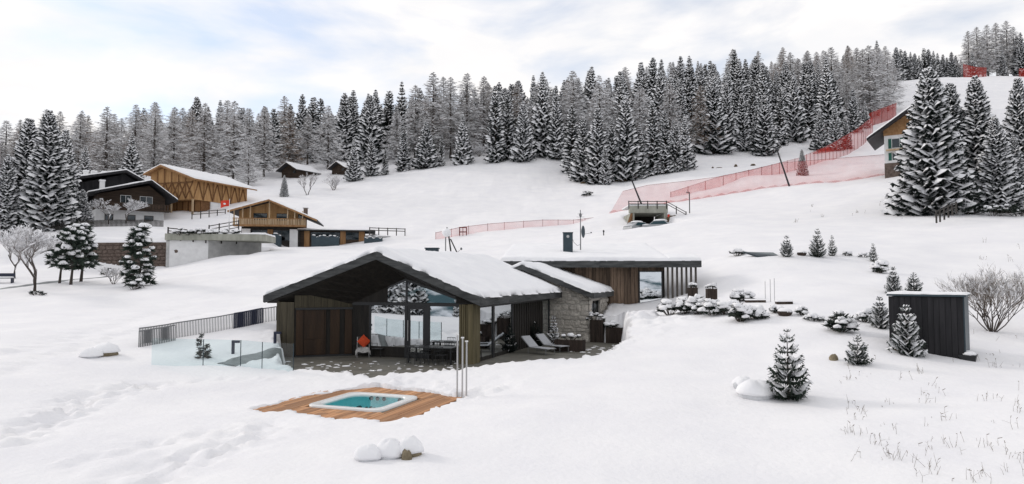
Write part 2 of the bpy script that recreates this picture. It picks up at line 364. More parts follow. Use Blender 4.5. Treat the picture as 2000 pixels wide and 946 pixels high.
def poly_sd(x, y, poly):
    """signed distance, negative inside"""
    p = np.array(poly); n = len(p); d = np.full(x.shape, 1e9); ins = np.zeros(x.shape, bool)
    for i in range(n):
        a, b = p[i], p[(i + 1) % n]; e = b - a
        t = np.clip(((x - a[0]) * e[0] + (y - a[1]) * e[1]) / (e @ e), 0, 1)
        d = np.minimum(d, np.hypot(x - a[0] - e[0] * t, y - a[1] - e[1] * t))
        c = ((a[1] > y) != (b[1] > y)) & (x < (b[0] - a[0]) * (y - a[1]) / (b[1] - a[1] + 1e-12) + a[0])
        ins ^= c
    return np.where(ins, -d, d)
xy = lambda v: (v[0], v[1])
TERR = [xy(hit(*p)) for p in ((552,716),(575,723),(640,729),(700,734),(735,740),(790,731),(890,725),(920,716),(1000,704),(1100,700),(1165,693),(1200,680),(1226,662))]
TERR += [xy(HL(*p)) for p in ((4.0, 12.6), (2.0, 13.4), (1.9, 19.0), (-6.5, 19.0), (-6.5, 13.5), (-11.1, 13.5), (-11.1, 0.3))]
DECKP = [xy(hit(*p)) for p in ((496,799),(600,777),(680,763),(735,756),(800,761),(905,773),(885,787),(850,799),(800,814),(755,824),(725,818),(700,814),(660,819),(600,808),(575,800),(555,801),(530,806))]
def lrect(o, ang, x0, x1, y0, y1):
    c, s = math.cos(ang), math.sin(ang)
    return [(o[0] + x * c - y * s, o[1] + x * s + y * c) for x, y in ((x0, y0), (x1, y0), (x1, y1), (x0, y1))]
WING_O = P(1010, 512, 47.5); WING_A = R(-4)
WINGP = lrect(WING_O, WING_A, -1.2, 10.0, 0.1, 10.5)
TUN_O = P(1267, 440, 98.0)
TUNP = lrect(TUN_O, 0, -2.4, 2.4, -9, 7)
GAR_O = P(330, 523, 76.0)
GARP = lrect(GAR_O, R(8), -0.3, 9.3, -1.0, 8)
TRACKS = [([(0,690),(160,650),(320,606),(460,560),(560,528)], 0.9, .16), ([(0,730),(200,660),(380,615),(540,578)], 0.7, .14),
          ([(0,860),(90,815),(180,775),(270,757)], 0.75, .30), ([(150,905),(330,855),(520,822)], 0.5, .14), ([(270,935),(400,880),(500,845)], 0.9, .22),
          ([(270,755),(420,742),(560,742)], 0.35, .10), ([(760,748),(850,755),(920,768)], 0.5, .16), ([(940,770),(980,755),(960,738)], 0.8, .12)]
TRACKS = [([xy(hit(*q)) for q in pts], w, a) for pts, w, a in TRACKS]
def line_d(x, y, pts):
    d = np.full(x.shape, 1e9)
    for a, b in zip(pts[:-1], pts[1:]):
        a, b = np.array(a), np.array(b); e = b - a; t = np.clip(((x - a[0]) * e[0] + (y - a[1]) * e[1]) / (e @ e), 0, 1)
        d = np.minimum(d, np.hypot(x - a[0] - e[0] * t, y - a[1] - e[1] * t))
    return d
def ground(x, y):
    x, y = np.asarray(x, float), np.asarray(y, float); z = raw(x, y)
    dist = np.hypot(x, y)
    far = np.clip(dist / 60, .15, 6)
    z = z + fbm(x / 9, y / 9, 3) * .30 * np.clip(dist / 50, .35, 2.5) + fbm(x / 2.2, y / 2.2, 8) * .07
    z = z + fbm(x / 40, y / 40, 5) * .9 * sstep(60, 160, dist)
    near = (y > 8) & (y < 90) & (np.abs(x) < 60)
    xn, yn = x[near], y[near]; zn = z[near]
    jag = fbm(xn / .55, yn / .55, 21) * .42 + fbm(xn / .16, yn / .16, 4, 2) * .10
    lump = fbm(xn / .34, yn / .34, 31, 3)
    for pts, w, a in TRACKS:
        d = line_d(xn, yn, pts); m = np.exp(-(d / w) ** 2)
        zn = zn + m * (lump * a * 1.3 - a * .35)
    sd = poly_sd(xn, yn, TERR)
    zn = zn + np.exp(-np.maximum(sd, 0) / .9) * (np.abs(lump) * .22 + .05) * (sd > -1)
    k = sstep(-.10, .08, sd + jag * .8); zn = zn * k + (ZT - .35) * (1 - k)
    sd = poly_sd(xn, yn, DECKP)
    zn = zn + np.exp(-np.maximum(sd, 0) / 1.1) * (np.abs(lump) * .14 + .06) * (sd > -1)
    k = sstep(-.07, .07, sd + jag * .55); zn = zn * k + np.where(sd < 0, -1.7, -1.7) * (1 - k)
    # shovelled bank below the wing
    b0 = P(1250, 630, 38); m = np.exp(-(((xn - b0[0]) / 2.6) ** 2 + ((yn - b0[1]) / 4.5) ** 2))
    zn = zn + m * (.35 + lump * .28 + fbm(xn / 1.1, yn / 1.1, 77) * .3)
    sd = poly_sd(xn, yn, WINGP); zn = np.where(sd < 0, np.minimum(zn, 1.3), zn)
    sd = poly_sd(xn, yn, GARP); zn = np.where(sd < 0, np.minimum(zn, GAR_O[2] - .1), zn)
    z = z.copy(); z[near] = zn
    sd = poly_sd(x, y, TUNP); z = np.where(sd < 0, np.minimum(z, TUN_O[2] - .9), z)
    return z
def G(px, py, **k): return hit(px, py, ground, **k)
def GZ(x, y): return float(ground(np.array([x]), np.array([y]))[0])

def axis(fine0, fine1, step, lo, hi, grow, smax):
    a = list(np.arange(fine0, fine1, step)); s, v = step, a[-1]
    while v < hi: s = min(s * grow, smax); v += s; a.append(v)
    s, v = step, a[0]; b = []
    while v > lo: s = min(s * grow, smax); v -= s; b.append(v)
    return np.array(b[::-1] + a)
gx = axis(-13.5, 9.0, 0.13, -900, 900, 1.035, 22); gy = axis(17.5, 40.0, 0.13, -900, 900, 1.028, 22)
XX, YY = np.meshgrid(gx, gy); ZZ = ground(XX.ravel(), YY.ravel())
nx, ny = len(gx), len(gy)
me = bpy.data.meshes.new('snow_ground')
idx = np.arange(nx * ny).reshape(ny, nx)
quads = np.stack([idx[:-1, :-1], idx[:-1, 1:], idx[1:, 1:], idx[1:, :-1]], -1).reshape(-1, 4)
me.vertices.add(nx * ny); me.vertices.foreach_set('co', np.stack([XX.ravel(), YY.ravel(), ZZ], -1).ravel())
me.loops.add(len(quads) * 4); me.loops.foreach_set('vertex_index', quads.ravel().astype(np.int32))
me.polygons.add(len(quads)); me.polygons.foreach_set('loop_start', np.arange(len(quads), dtype=np.int32) * 4)
me.polygons.foreach_set('loop_total', np.full(len(quads), 4, np.int32)); me.update(calc_edges=True)
me.materials.append(M['snow']); me.shade_smooth()
tag(link('ground', me), 'deep white snow covering the lawn and hillside', None, None, 'structure')
print('GROUND', nx, ny, 'verts')

# opposite side of the valley, seen only as a mirror image in the windows
def mountain_mat():
    m = mat('forested_mountain', (0.74, 0.77, 0.82), 0.95, (0.05, 0.10, 0.12), 0.012, (1, 1, 2.5), contrast=(.44, .56), detail=9)
    return m
mb = MB(); cols, rows = 120, 26
for j in range(rows):
    for i in range(cols):
        a = math.pi * (0.86 + 1.28 * i / (cols - 1)); r = 620 + j * 62
        x, y = r * math.cos(a), r * math.sin(a)
        h = -120 + 330 * (j / (rows - 1)) ** 1.25 * (0.65 + 0.9 * (float(fbm(np.array([a * 2.3]), np.array([j * .12]), 9)[0]) + .35)) + 40 * float(fbm(np.array([x / 90]), np.array([y / 90]), 12)[0])
        mb.v.append((x, y, h))
for j in range(rows - 1):
    for i in range(cols - 1):
        k = j * cols + i; mb.f.append((k, k + 1, k + cols + 1, k + cols))
tag(mb.build('mountain', mountain_mat(), smooth=True), 'forested snowy mountain across the valley', None, None, 'structure')
# ------------------------------------------------------------------ vegetation builders
def spruce_meshes(seed, h, r, levels, per, droop=0.35, snow=0.8, sprays=6, bare=0.05, tipup=0.25, wid=0.30, needle='needle', fluff=1.0, shape=.70, pad0=.12, padw=.74, padh=1.0, sagf=.52):
    """returns (trunk, crown, snow) meshes of a conifer of height h, lower radius r"""
    rng = random.Random(seed); U = rng.uniform
    T, F, S = MB(), MB(), MB()
    lean = (U(-.012, .012) * h, U(-.012, .012) * h)
    ax = lambda z: Vector((lean[0] * (z / h) ** 2, lean[1] * (z / h) ** 2, z))
    T.tube([ax(-0.04 * h), ax(.3 * h), ax(.65 * h), ax(.985 * h)], [.020 * h, .014 * h, .008 * h, .002 * h], 6)
    for i in range(levels):
        t = (i + U(-.3, .3)) / levels; t = min(max(t, 0), .995)
        z0 = h * (bare + (1 - bare) * t)
        Lb = r * ((1 - t) ** shape) * (0.9 if i > 1 else .75) + 0.035 * r
        n = max(4, int(round(per * (0.55 + 0.45 * (1 - t)))))
        off = U(0, 6.28)
        for k in range(n):
            a = off + 6.283 * (k + U(-.3, .3)) / n; ln = Lb * U(.72, 1.12)
            if U(0, 1) < .06: ln *= U(.5, .8)
            da = Vector((math.cos(a), math.sin(a), 0)); dp = Vector((-da.y, da.x, 0))
            up = .55 * max(0, (t - .75) / .25) - droop * (1 - t * .8) * U(.6, 1.3)
            base = ax(z0); pts = []
            for q in range(5):
                f = q / 4; zz = up * ln * f + (tipup * ln * f ** 3) - .08 * ln * math.sin(f * 3.1)
                pts.append(base + da * ln * f + Vector((0, 0, zz)))
            wmax = ln * wid + .04 * r
            def at(f):
                q = min(int(f * 4), 3); u = f * 4 - q; return pts[q].lerp(pts[q + 1], u)
            # needles: ragged sprays on both sides and hanging below
            for q in range(sprays):
                f = .12 + .86 * (q + U(0, .8)) / sprays; c = at(min(f, 1)); w = wmax * (math.sin(min(f, .98) * 2.5 + .35) ** .8) * U(.7, 1.25)
                fw = ln * .85 / sprays
                for sgn in (-1, 1):
                    tip = c + dp * sgn * w + da * w * U(.35, .8) + Vector((0, 0, -w * U(.15, .5)))
                    F.add([c - da * fw * .6, c + da * fw * .6 + Vector((0, 0, .01 * r)), tip], [(0, 1, 2)])
                if fluff > 0:
                    dn = c + Vector((U(-.3, .3) * w, U(-.3, .3) * w, -w * U(.4, .95) * fluff))
                    F.add([c - da * fw * .7, c + da * fw * .7, dn], [(0, 1, 2)])
            tip = pts[4] + (pts[4] - pts[3]).normalized() * ln * .07
            F.add([pts[3] + dp * wmax * .22, pts[3] - dp * wmax * .22, tip], [(0, 1, 2)])
            # snow pad lying on the bough
            if U(0, 1) < snow:
                f0 = U(pad0, pad0 + .26); f1 = U(.86, 1.05); m = 4; rowp = []
                hz = padh * .085 * r * U(.7, 1.5) * (.4 + .6 * (1 - t)) + .02 * h / 10
                for q in range(m + 1):
                    f = f0 + (f1 - f0) * q / m; c = at(min(f, 1)); e = math.sin(math.pi * (q + .35) / (m + .7))
                    w = wmax * padw * e * U(.65, 1.25)
                    sag = Vector((0, 0, -w * sagf))
                    rowp.append([c + dp * w + sag + da * U(-.05, .05) * ln, c + dp * w * .45 + Vector((0, 0, hz * e)), c - dp * w * .45 + Vector((0, 0, hz * e * U(.7, 1.1))), c - dp * w + sag + da * U(-.05, .05) * ln])
                vsn = [p for row in rowp for p in row]; fs = []
                for q in range(m):
                    for j in range(3): b = q * 4 + j; fs.append((b, b + 1, b + 5, b + 4))
                S.add(vsn, fs)
                if sprays > 6:
                    for _ in range(2):
                        c = at(U(.35, .95)); w = wmax * U(.5, .95) * rng.choice((-1, 1)); c2 = c + dp * w + da * abs(w) * .5 + Vector((0, 0, -abs(w) * .25))
                        S.add([c - da * ln * .06 + Vector((0, 0, hz * .5)), c + da * ln * .07 + Vector((0, 0, hz * .5)), c2 + da * ln * .04, c2 - da * ln * .05], [(0, 1, 2, 3)])
    return (T.mesh('trunk', M['bark']), F.mesh('crown', M[needle]), S.mesh('snow_cover', M['snowcap'], True))

def larch_meshes(seed, h, r, nb=105, tw=17, twig='twig', bare=.12, frost=.55, shape=.75):
    rng = random.Random(seed); U = rng.uniform; T, F, S = MB(), MB(), MB()
    T.tube([(0, 0, -.04 * h), (U(-.1, .1), 0, .4 * h), (U(-.1, .1), U(-.1, .1), .75 * h), (0, 0, h)], [.017 * h, .012 * h, .006 * h, .0015 * h], 6)
    for i in range(nb):
        t = (i + U(0, 1)) / nb; z0 = h * (bare + (1 - bare) * t * .99); ln = (r * (1 - t) ** shape * U(.55, 1.12) + .03 * r) * (0.7 + .3 * min(1, t / .12))
        a = i * 2.399 + U(-.4, .4); da = Vector((math.cos(a), math.sin(a), 0)); dp = Vector((-da.y, da.x, 0)); up = U(-.18, .22) + .5 * max(0, t - .7)
        p0 = Vector((0, 0, z0)); p1 = p0 + da * ln * .5 + Vector((0, 0, up * ln * .5 - .03 * ln)); p2 = p0 + da * ln + Vector((0, 0, up * ln + .05 * ln))
        T.tube([p0, p1, p2], [.0035 * h * (1 - t) + .02, .0022 * h * (1 - t) + .014, .008], 3, cap=False)
        for k in range(tw):
            f = U(.15, 1.0); c = p0.lerp(p1, f * 2) if f < .5 else p1.lerp(p2, f * 2 - 1)
            l = ln * U(.20, .46) * (1.15 - f * .5) + .2; s = rng.choice((-1, 1)); d = (dp * s * U(.4, 1) + da * U(.2, 1) + Vector((0, 0, U(-.75, .35)))).normalized()
            w = U(.028, .062) * (h / 20) ** .5
            e = c + d * l; up_ = Vector((0, 0, 1)) if rng.random() < .5 else da
            q = d.cross(up_).normalized() * w
            B = S if U(0, 1) < frost else F
            B.add([c - q, c + q, e + q * .35 + Vector((0, 0, -.04 * l)), e - q * .35], [(0, 1, 2, 3)])
        if U(0, 1) < .75:
            o = Vector((0, 0, .05)); w = dp * U(.05, .10)
            S.add([p0.lerp(p1, .4) + o - w, p0.lerp(p1, .4) + o + w, p1 + o + w, p1 + o - w, p2 + o], [(0, 1, 2, 3), (3, 2, 4)])
    return (T.mesh('trunk', M['bark']), F.mesh('crown', M[twig]), S.mesh('snow_cover', M['frost']))

def bare_meshes(seed, h, spread, trunks=1, depth=5, snow=.5, col='twig', thick=.03, fine=3):
    """leafless branching tree or shrub"""
    rng = random.Random(seed); U = rng.uniform; T, F, S = MB(), MB(), MB()
    def grow(p, d, l, rad, lev):
        q = p + d * l; mid = p.lerp(q, .5) + Vector((U(-1, 1), U(-1, 1), U(-.3, .6))) * l * .07
        tgt = T if lev >= depth - 1 else F
        tgt.tube([p, mid, q], [rad, rad * .85, rad * .68], 5 if lev > 2 else 3, cap=False)
        if lev < depth and U(0, 1) < snow:
            w = d.cross(Vector((0, 0, 1)));
            if w.length > .15:
                w = w.normalized() * (rad * .9 + .012 + .01 * h / 4); o = Vector((0, 0, rad + .012 + .006 * h))
                S.add([p + w, p - w, mid + o, q - w * .7, q + w * .7], [(0, 1, 2), (1, 3, 2), (3, 4, 2), (4, 0, 2)])
        if lev == 0: return
        for k in range(3 if lev > 1 else fine):
            a = U(0, 6.28); b = Vector((math.cos(a), math.sin(a), U(-.15, .5)))
            nd = (d * U(.8, 1.2) + b * spread * U(.5, 1.1) + Vector((0, 0, .12))).normalized()
            grow(p.lerp(q, U(.6, 1)), nd, l * U(.6, .86), rad * .6, lev - 1)
    for k in range(trunks):
        a = 6.28 * k / trunks + U(-.3, .3); s = 0 if trunks == 1 else U(.25, .75)
        d = Vector((math.cos(a) * s, math.sin(a) * s, 1)).normalized()
        grow(Vector((math.cos(a) * .02 * h * (trunks > 1), math.sin(a) * .02 * h * (trunks > 1), -.03 * h)), d, h * U(.26, .36), thick * h * (.6 if trunks > 1 else 1), depth)
    return (T.mesh('trunk', M['bark']), F.mesh('crown', M[col]), S.mesh('snow_cover', M['snowcap']))

def tuft_meshes(seed, clumps, spikes=26, slen=.16, cap=.75, trunk=None, leaf='leafdark', capr=.8):
    """clumps: (x, y, z, radius); tufts of upright needles with a snow cap on each"""
    rng = random.Random(seed); U = rng.uniform; T, F, S = MB(), MB(), MB()
    if trunk:
        for pts, rad in trunk: T.tube(pts, rad, 6)
    else:
        for (x, y, z, rr) in clumps: T.tube([(x * .25, y * .25, -.1), (x * .7, y * .7, z * .55), (x, y, z)], [.018, .014, .008], 4)
    for ci, (x, y, z, rr) in enumerate(clumps):
        c = Vector((x, y, z))
        for k in range(spikes):
            a, b = U(0, 6.28), U(-.5, 1.0); d = Vector((math.cos(a), math.sin(a), b)).normalized()
            l = rr * U(.75, 1.35); q = d.cross(Vector((U(-1, 1), U(-1, 1), U(-1, 1)))).normalized() * slen * rr * U(.6, 1.3)
            p = c + d * rr * U(.05, .35)
            F.add([p - q, p + q, c + d * l], [(0, 1, 2)])
        if U(0, 1) < cap:
            cr = rr * capr * U(.75, 1.2)
            S.blob((x + U(-.15, .15) * rr, y + U(-.15, .15) * rr, z + rr * .38), (cr, cr * U(.8, 1.1), cr * U(.5, .8)), seed * 97 + ci, 9, 5, .38, low=-.3)
    return (T.mesh('stem' if not trunk else 'trunk', M['bark']), F.mesh('crown', M[leaf]), S.mesh('snow_cover', M['snowcap'], True))

def plant(name, meshes, label, cat, loc, rz=0.0, sc=1.0, group=None, names=('trunk', 'crown', 'snow_cover')):
    t = thing(name, label, cat, loc, rz, group)
    t.scale = (sc, sc, sc) if not isinstance(sc, (tuple, list)) else sc
    for nm, me in zip(names, meshes):
        if len(me.polygons):
            o = link(nm, me, t)
            if nm in ('snow_cover', 'crown'): o['kind'] = 'stuff'
    return t

random.seed(5)
SP = [spruce_meshes(10 + k, 20, rr, lv, pr, dr, sn, 5, .05, .14, .26, pad0=.24, padw=.92, padh=1.1, sagf=.42, shape=sh) for k, (rr, lv, pr, dr, sn, sh) in enumerate(
      [(4.9, 34, 12, .30, .95, .7), (4.2, 36, 11, .36, .88, .8), (5.6, 34, 13, .24, .98, .75), (3.7, 34, 10, .42, .84, .62), (5.0, 29, 11, .32, .98, .9), (4.4, 38, 11, .34, .8, .7), (5.6, 32, 12, .40, .9, 1.0), (3.4, 30, 10, .5, .7, .5), (4.6, 24, 10, .18, .97, .85)])]
LA = [larch_meshes(40 + k, 20, rr, nb, tw, tk, br, fr) for k, (rr, nb, tw, tk, br, fr) in enumerate(
      [(5.0, 130, 24, 'twig', .12, .70), (4.4, 120, 24, 'twig', .2, .6), (5.4, 140, 24, 'twig', .08, .76), (4.2, 130, 24, 'twig_b', .12, .42), (4.7, 120, 24, 'twig_b', .15, .55)])]

def put(kind, px, ybase, ytop, Y, label, group=None, var=None, wide=1.0, name=None, z=None):
    """tree standing on the ground Y metres ahead in the direction of pixel px, as tall as the photograph shows"""
    x = P(px, ybase, Y)[0]; z = GZ(x, Y) if z is None else z
    h = P(px, ytop, Y)[2] - z
    ms = (SP if kind == 'spruce' else LA); v = random.randrange(len(ms)) if var is None else var
    s = h / 20; wide = wide * (1.3 if kind == 'larch' else 1)
    return plant(name or kind + '_tree', ms[v], label, 'tree', (x, Y, z - .1), random.uniform(0, 6.28), (s * wide, s * wide, s), group)

placed = []
def reg(o): placed.append((o.location.x, o.location.y)); return o
GF = 'snowy spruces along the front edge of the forest'
GLf = 'frosted larches along the front edge of the forest'
LF, LL = 'snow-laden dark spruce at the lower edge of the hillside forest', 'frosted leafless grey larch at the lower edge of the hillside forest'
LLB = 'brown-tinged leafless larch at the lower edge of the hillside forest'
for px, yb, yt, Y, wd in ((690,345,268,163,1.0),(725,345,262,168,1.1),(752,338,290,168,1.1),(788,332,245,172,1.15),(832,328,236,173,1.2),(862,327,262,174,.9),(903,322,218,174,.95),
      (968,318,165,172,.95),(992,318,172,174,1.0),(1022,320,196,170,.9),(1060,305,138,176,.85),(1087,310,165,172,.9),(1118,330,205,160,1.1),(1140,345,228,153,1.1),(1168,352,206,150,1.0),
      (1196,348,232,150,1.0),(1222,350,186,151,.95),(1250,345,240,151,1.0),(1275,345,196,151,1.0),(1300,345,214,150,1.0),(1322,340,232,150,1.0),(1338,335,222,152,.9),(1182,355,285,147,1.0),
      (1394,298,152,186,1.05),(1450,300,180,188,.9),(1495,296,182,183,1.0),(1478,290,205,190,1.0),(1420,290,160,196,.9),(1525,285,170,195,.9),(1552,280,150,200,.9),(1602,292,216,186,1.0),(1632,290,205,184,.95),(1652,282,230,186,1.1),(1668,255,172,208,.9),(1690,245,195,212,.9)):
    zn_ = next(n for a, n in ((870, 'on the meadow crest'), (940, 'beside the frosted thicket gap'), (1100, 'of the tall group past the thicket gap'), (1345, 'in the dense clump above the tunnel mouth'), (1430, 'beyond the tunnel clump, above the tall net'), (1575, 'behind the lone little spruce'), (2000, 'beside the red netting')) if px < a)
    reg(put('spruce', px, yb, yt, Y, 'snow-laden dark spruce at the forest edge ' + zn_, GF, wide=wd))
for px, yb, yt, Y, v in ((205,360,207,150,1),(148,330,252,190,0),(300,350,212,160,0),(338,350,208,165,2),(398,355,200,158,1),(455,355,196,160,2),(515,350,208,172,0),(485,352,270,155,2),(640,345,205,182,2),
      (600,345,222,190,1),(845,320,140,182,1),(880,315,150,186,0),(912,310,142,190,2),(810,322,165,186,0),(945,310,148,192,1),(775,325,215,184,2),(1310,330,160,170,1),(1255,330,170,175,0),(1700,230,88,222,2),(1715,228,90,226,0),(1735,215,100,232,2),(1688,232,95,224,1)):
    zn_ = next(n for a, n in ((250, 'behind the black chalet'), (530, 'behind the timber barn'), (700, 'behind the log huts'), (1000, 'above the meadow crest'), (1400, 'in the clump above the tunnel'), (2000, 'beside the upper red netting')) if px < a)
    reg(put('larch', px, yb, yt, Y, 'frosted leafless grey larch at the forest edge ' + zn_, GLf, var=v))
for px, yb, yt, Y, v in ((565,350,212,176,3),(1010,310,165,196,4),(1370,310,165,185,3),(955,310,165,200,4)):
    reg(put('larch', px, yb, yt, Y, LLB, 'brown larches along the front edge of the forest', var=v))
for px, yb, yt, Y, wd in ((255,345,256,150,1.1),(228,345,275,155,1.0),(165,350,282,140,1.1),(140,345,300,150,1.1)):
    reg(put('spruce', px, yb, yt, Y, 'dark spruce rising behind the black chalet roofs', 'spruces behind the black chalet', wide=wd))
# left-hand pair and the tall trees by the ski slope are finer
BIG = [spruce_meshes(70, 20, 6.0, 48, 22, .24, .98, 8, .03, .10, .20, pad0=.30, padw=.84, padh=1.0, sagf=.42), spruce_meshes(71, 20, 5.3, 48, 20, .27, .97, 8, .03, .10, .20, pad0=.28, padw=.84, padh=1.0, sagf=.42), spruce_meshes(72, 20, 5.0, 48, 20, .30, .97, 8, .03, .10, .21, pad0=.28, padw=.84, padh=1.0, sagf=.42)]
def big(px, yb, yt, Y, v, wd, label, group=None):
    x = P(px, yb, Y)[0]; z = GZ(x, Y); h = P(px, yt, Y)[2] - z; s = h / 20
    return reg(plant('spruce_tree', BIG[v], label, 'tree', (x, Y, z - .2), random.uniform(0, 6.28), (s * wd, s * wd, s), group))
big(52, 445, 228, 97, 1, 1.0, 'broad snow-laden spruce beside the little wooden playhouse')
big(92, 440, 214, 94, 2, 1.1, 'tallest snow-laden spruce in front of the black chalet')
big(124, 430, 250, 100, 1, .8, 'slim spruce tucked between the tallest spruce and black chalet')
big(10, 440, 300, 92, 2, 1.0, 'low snowy spruce at the end of the garden fence row')
big(160, 432, 368, 101, 0, 1.15, 'small round snow-covered spruce in front of black chalet')
big(1822, 410, 130, 76, 0, 1.02, 'largest snow-laden spruce hiding the white gabled house')
big(1862, 402, 158, 82, 1, .95, 'tall spruce standing close behind the largest snow-laden spruce')
big(1915, 404, 146, 80, 2, 1.0, 'tall narrow-topped spruce next to the largest snow-laden spruce')
big(1950, 412, 226, 76, 0, .95, 'broad low spruce with heavy snow beside narrow-topped spruce')
big(1995, 402, 148, 84, 1, .8, 'tall spruce at the outer end of the slope row')
big(1985, 415, 262, 77, 2, 1.0, 'lower spruce under the outer tall spruce of the slope row')
big(555, 386, 340, 138, 1, .9, 'lone little spruce in the meadow below the log huts')
big(1567, 320, 290, 126, 2, 1.0, 'lone little spruce behind the pink safety net')
for px, Y, yt, v in ((1893,296,60,1),(1910,300,52,0),(1930,298,48,2),(1948,302,44,1),(1968,300,40,0),(1982,300,52,2),(1920,306,70,0)):
    reg(put('larch', px, 145, yt, Y, 'grey larch of the clump on the hilltop above red padding', 'larches of the hilltop clump', var=v))
for px, Y, yt in ((1996,295,62),(1958,294,98),(1900,294,100),(1988,298,70)):
    reg(put('spruce', px, 145, yt, Y, 'dark spruce of the clump on the hilltop above red padding', 'spruces of the hilltop clump'))
for i, px in enumerate(range(1752, 1880, 9)):
    reg(put('spruce', px, 160, 92 + (i * 37 % 17) + max(0, (px - 1840) * .35), 322 + i % 4, 'dark spruce on the hilltop skyline above the ski slope', 'spruces on the hilltop skyline'))

# the forest behind its front edge
front = [(40,170),(150,176),(205,168),(300,172),(400,170),(500,176),(560,184),(640,188),(700,178),(760,182),(860,184),(930,198),(1000,184),(1100,170),(1130,160),(1330,158),(1365,190),(1480,196),(1600,200),(1680,218),(1730,246)]
fx = [f[0] for f in front]; fy = [f[1] for f in front]
rng = random.Random(77); spots = []
tries = 0
while tries < 9000:
    tries += 1
    px = rng.uniform(-30, 1735); f = np.interp(px, fx, fy); Y = f + 6 + (338 - f) * rng.random() ** 1.0
    if px < 620: Y = f + 6 + (np.interp(px, [0, 300, 620], [215, 232, 300]) - f) * rng.random()
    x = P(px, 300, Y)[0]
    mind = 5.2 + (Y - 170) * .024
    if all((x - a) ** 2 + (Y - b) ** 2 > mind * mind for a, b in placed): spots.append((px, x, Y)); placed.append((x, Y))
print('FOREST', len(spots))
xs = np.array([s[1] for s in spots]); ys = np.array([s[2] for s in spots]); zs = ground(xs, ys)
patch = fbm(xs / 45, ys / 45, 61, 3)
ns = nl = 0
for (px, x, Y), z, pt in zip(spots, zs, patch):
    larch = (pt > .06 or (px < 560 and rng.random() < .75) or (820 < px < 960 and Y < 240)) and nl < 190
    h = rng.choice((rng.uniform(11, 16), rng.uniform(15, 20), rng.uniform(17, 23.5))) * (1.0 if Y < 250 else .95) * (.85 if px < 560 else 1)
    if larch:
        nl += 1; v = rng.choice((0, 1, 2, 0, 1, 2, 3, 4)); ms = LA[v]
        lb, g = (('brown-tinged leafless larch inside the hillside forest', 'brown larches inside the forest') if v > 2 else ('frosted leafless grey larch inside the hillside forest', 'grey larches inside the forest'))
    else:
        if ns >= 255: continue
        ns += 1; ms = SP[rng.randrange(9)]; lb, g = 'snow-laden dark spruce standing inside the hillside forest', 'spruces inside the forest'
    lb = lb.replace('inside the hillside forest', next(n for a, n in ((560, 'deep in the forest uphill of the barn'), (800, 'deep in the forest uphill of the log huts'), (1110, 'deep in the forest uphill of the meadow crest'), (1360, 'deep in the forest uphill of the tunnel'), (2000, 'deep in the forest uphill of the tall net')) if px < a))
    s = h / 20; w = s * rng.uniform(.85, 1.3) * (1.25 if larch else 1) * (18 / h) ** .4
    plant('larch_tree' if larch else 'spruce_tree', ms, lb, 'tree', (x, Y, z - .2), rng.uniform(0, 6.28), (w, w, s), g)
print('TREES', ns, nl)
# a few trees on the valley side, which the windows mirror
for k, (x, y, h) in enumerate(((-38, 4, 9), (-42, 1, 11), (-33, -8, 8), (-60, -6, 13), (-66, -16, 14), (-75, -4, 12), (-50, -30, 13), (-85, -40, 15), (-20, -26, 10), (10, -30, 12), (-110, -30, 15), (-96, -62, 15))):
    plant('spruce_tree', SP[k % 6], 'snowy spruce on the valley side, mirrored in the pavilion windows', 'tree', (x, y, GZ(x, y) - .2), k, (h / 20,) * 3, 'spruces on the valley side')
# ------------------------------------------------------------------ buildings
def roof_snow(parent, prof, y0, y1, th, seed, step=.25, name='snow_cover', jag=.05, m='snowcap'):
    """snow lying on a roof; prof = polyline (x, z) of the roof surface from eave to eave, extruded from y0 to y1"""
    px = [p[0] for p in prof]; pz = [p[1] for p in prof]
    nx_ = max(6, int((px[-1] - px[0]) / step)); ny_ = max(5, int((y1 - y0) / step))
    x = np.linspace(px[0], px[-1], nx_ + 1); y = np.linspace(y0, y1, ny_ + 1)
    # extra rows at the rims round the edges off
    e = th * .22
    x = np.r_[x[0], x[0] + e * .5, x[0] + e * 1.6, x[1:-1], x[-1] - e * 1.6, x[-1] - e * .5, x[-1]]; x.sort()
    y = np.r_[y[0], y[0] + e * .5, y[0] + e * 1.6, y[1:-1], y[-1] - e * 1.6, y[-1] - e * .5, y[-1]]; y.sort()
    Xg, Yg = np.meshgrid(x, y); n0, n1 = Xg.shape
    d = np.minimum(np.minimum(Xg - x[0], x[-1] - Xg), np.minimum(Yg - y[0], y[-1] - Yg))
    Zr = np.interp(Xg, px, pz)
    nzz = fbm(Xg / 1.6 + seed, Yg / 1.6, seed) * .5 + fbm(Xg / .5, Yg / .5, seed + 3, 2) * .2
    Z = Zr + th * (1 - np.exp(-d / (e * .8))) * (1 + nzz * .7) + .004
    rim = d < 1e-6
    jx = fbm(Xg / .4, Yg / .4, seed + 5) * jag * 2; 
    X2 = np.where(rim & ((Xg == x[0]) | (Xg == x[-1])), Xg + jx + np.where(Xg == x[0], -.03, .03), Xg)
    Y2 = np.where(rim & ((Yg == y[0]) | (Yg == y[-1])), Yg + jx + np.where(Yg == y[0], -.03, .03), Yg)
    mb = MB(); mb.v = list(map(tuple, np.stack([X2.ravel(), Y2.ravel(), Z.ravel()], -1)))
    for j in range(n0 - 1):
        for i in range(n1 - 1): k = j * n1 + i; mb.f.append((k, k + 1, k + n1 + 1, k + n1))
    return mb.build(name, M[m], parent, True)
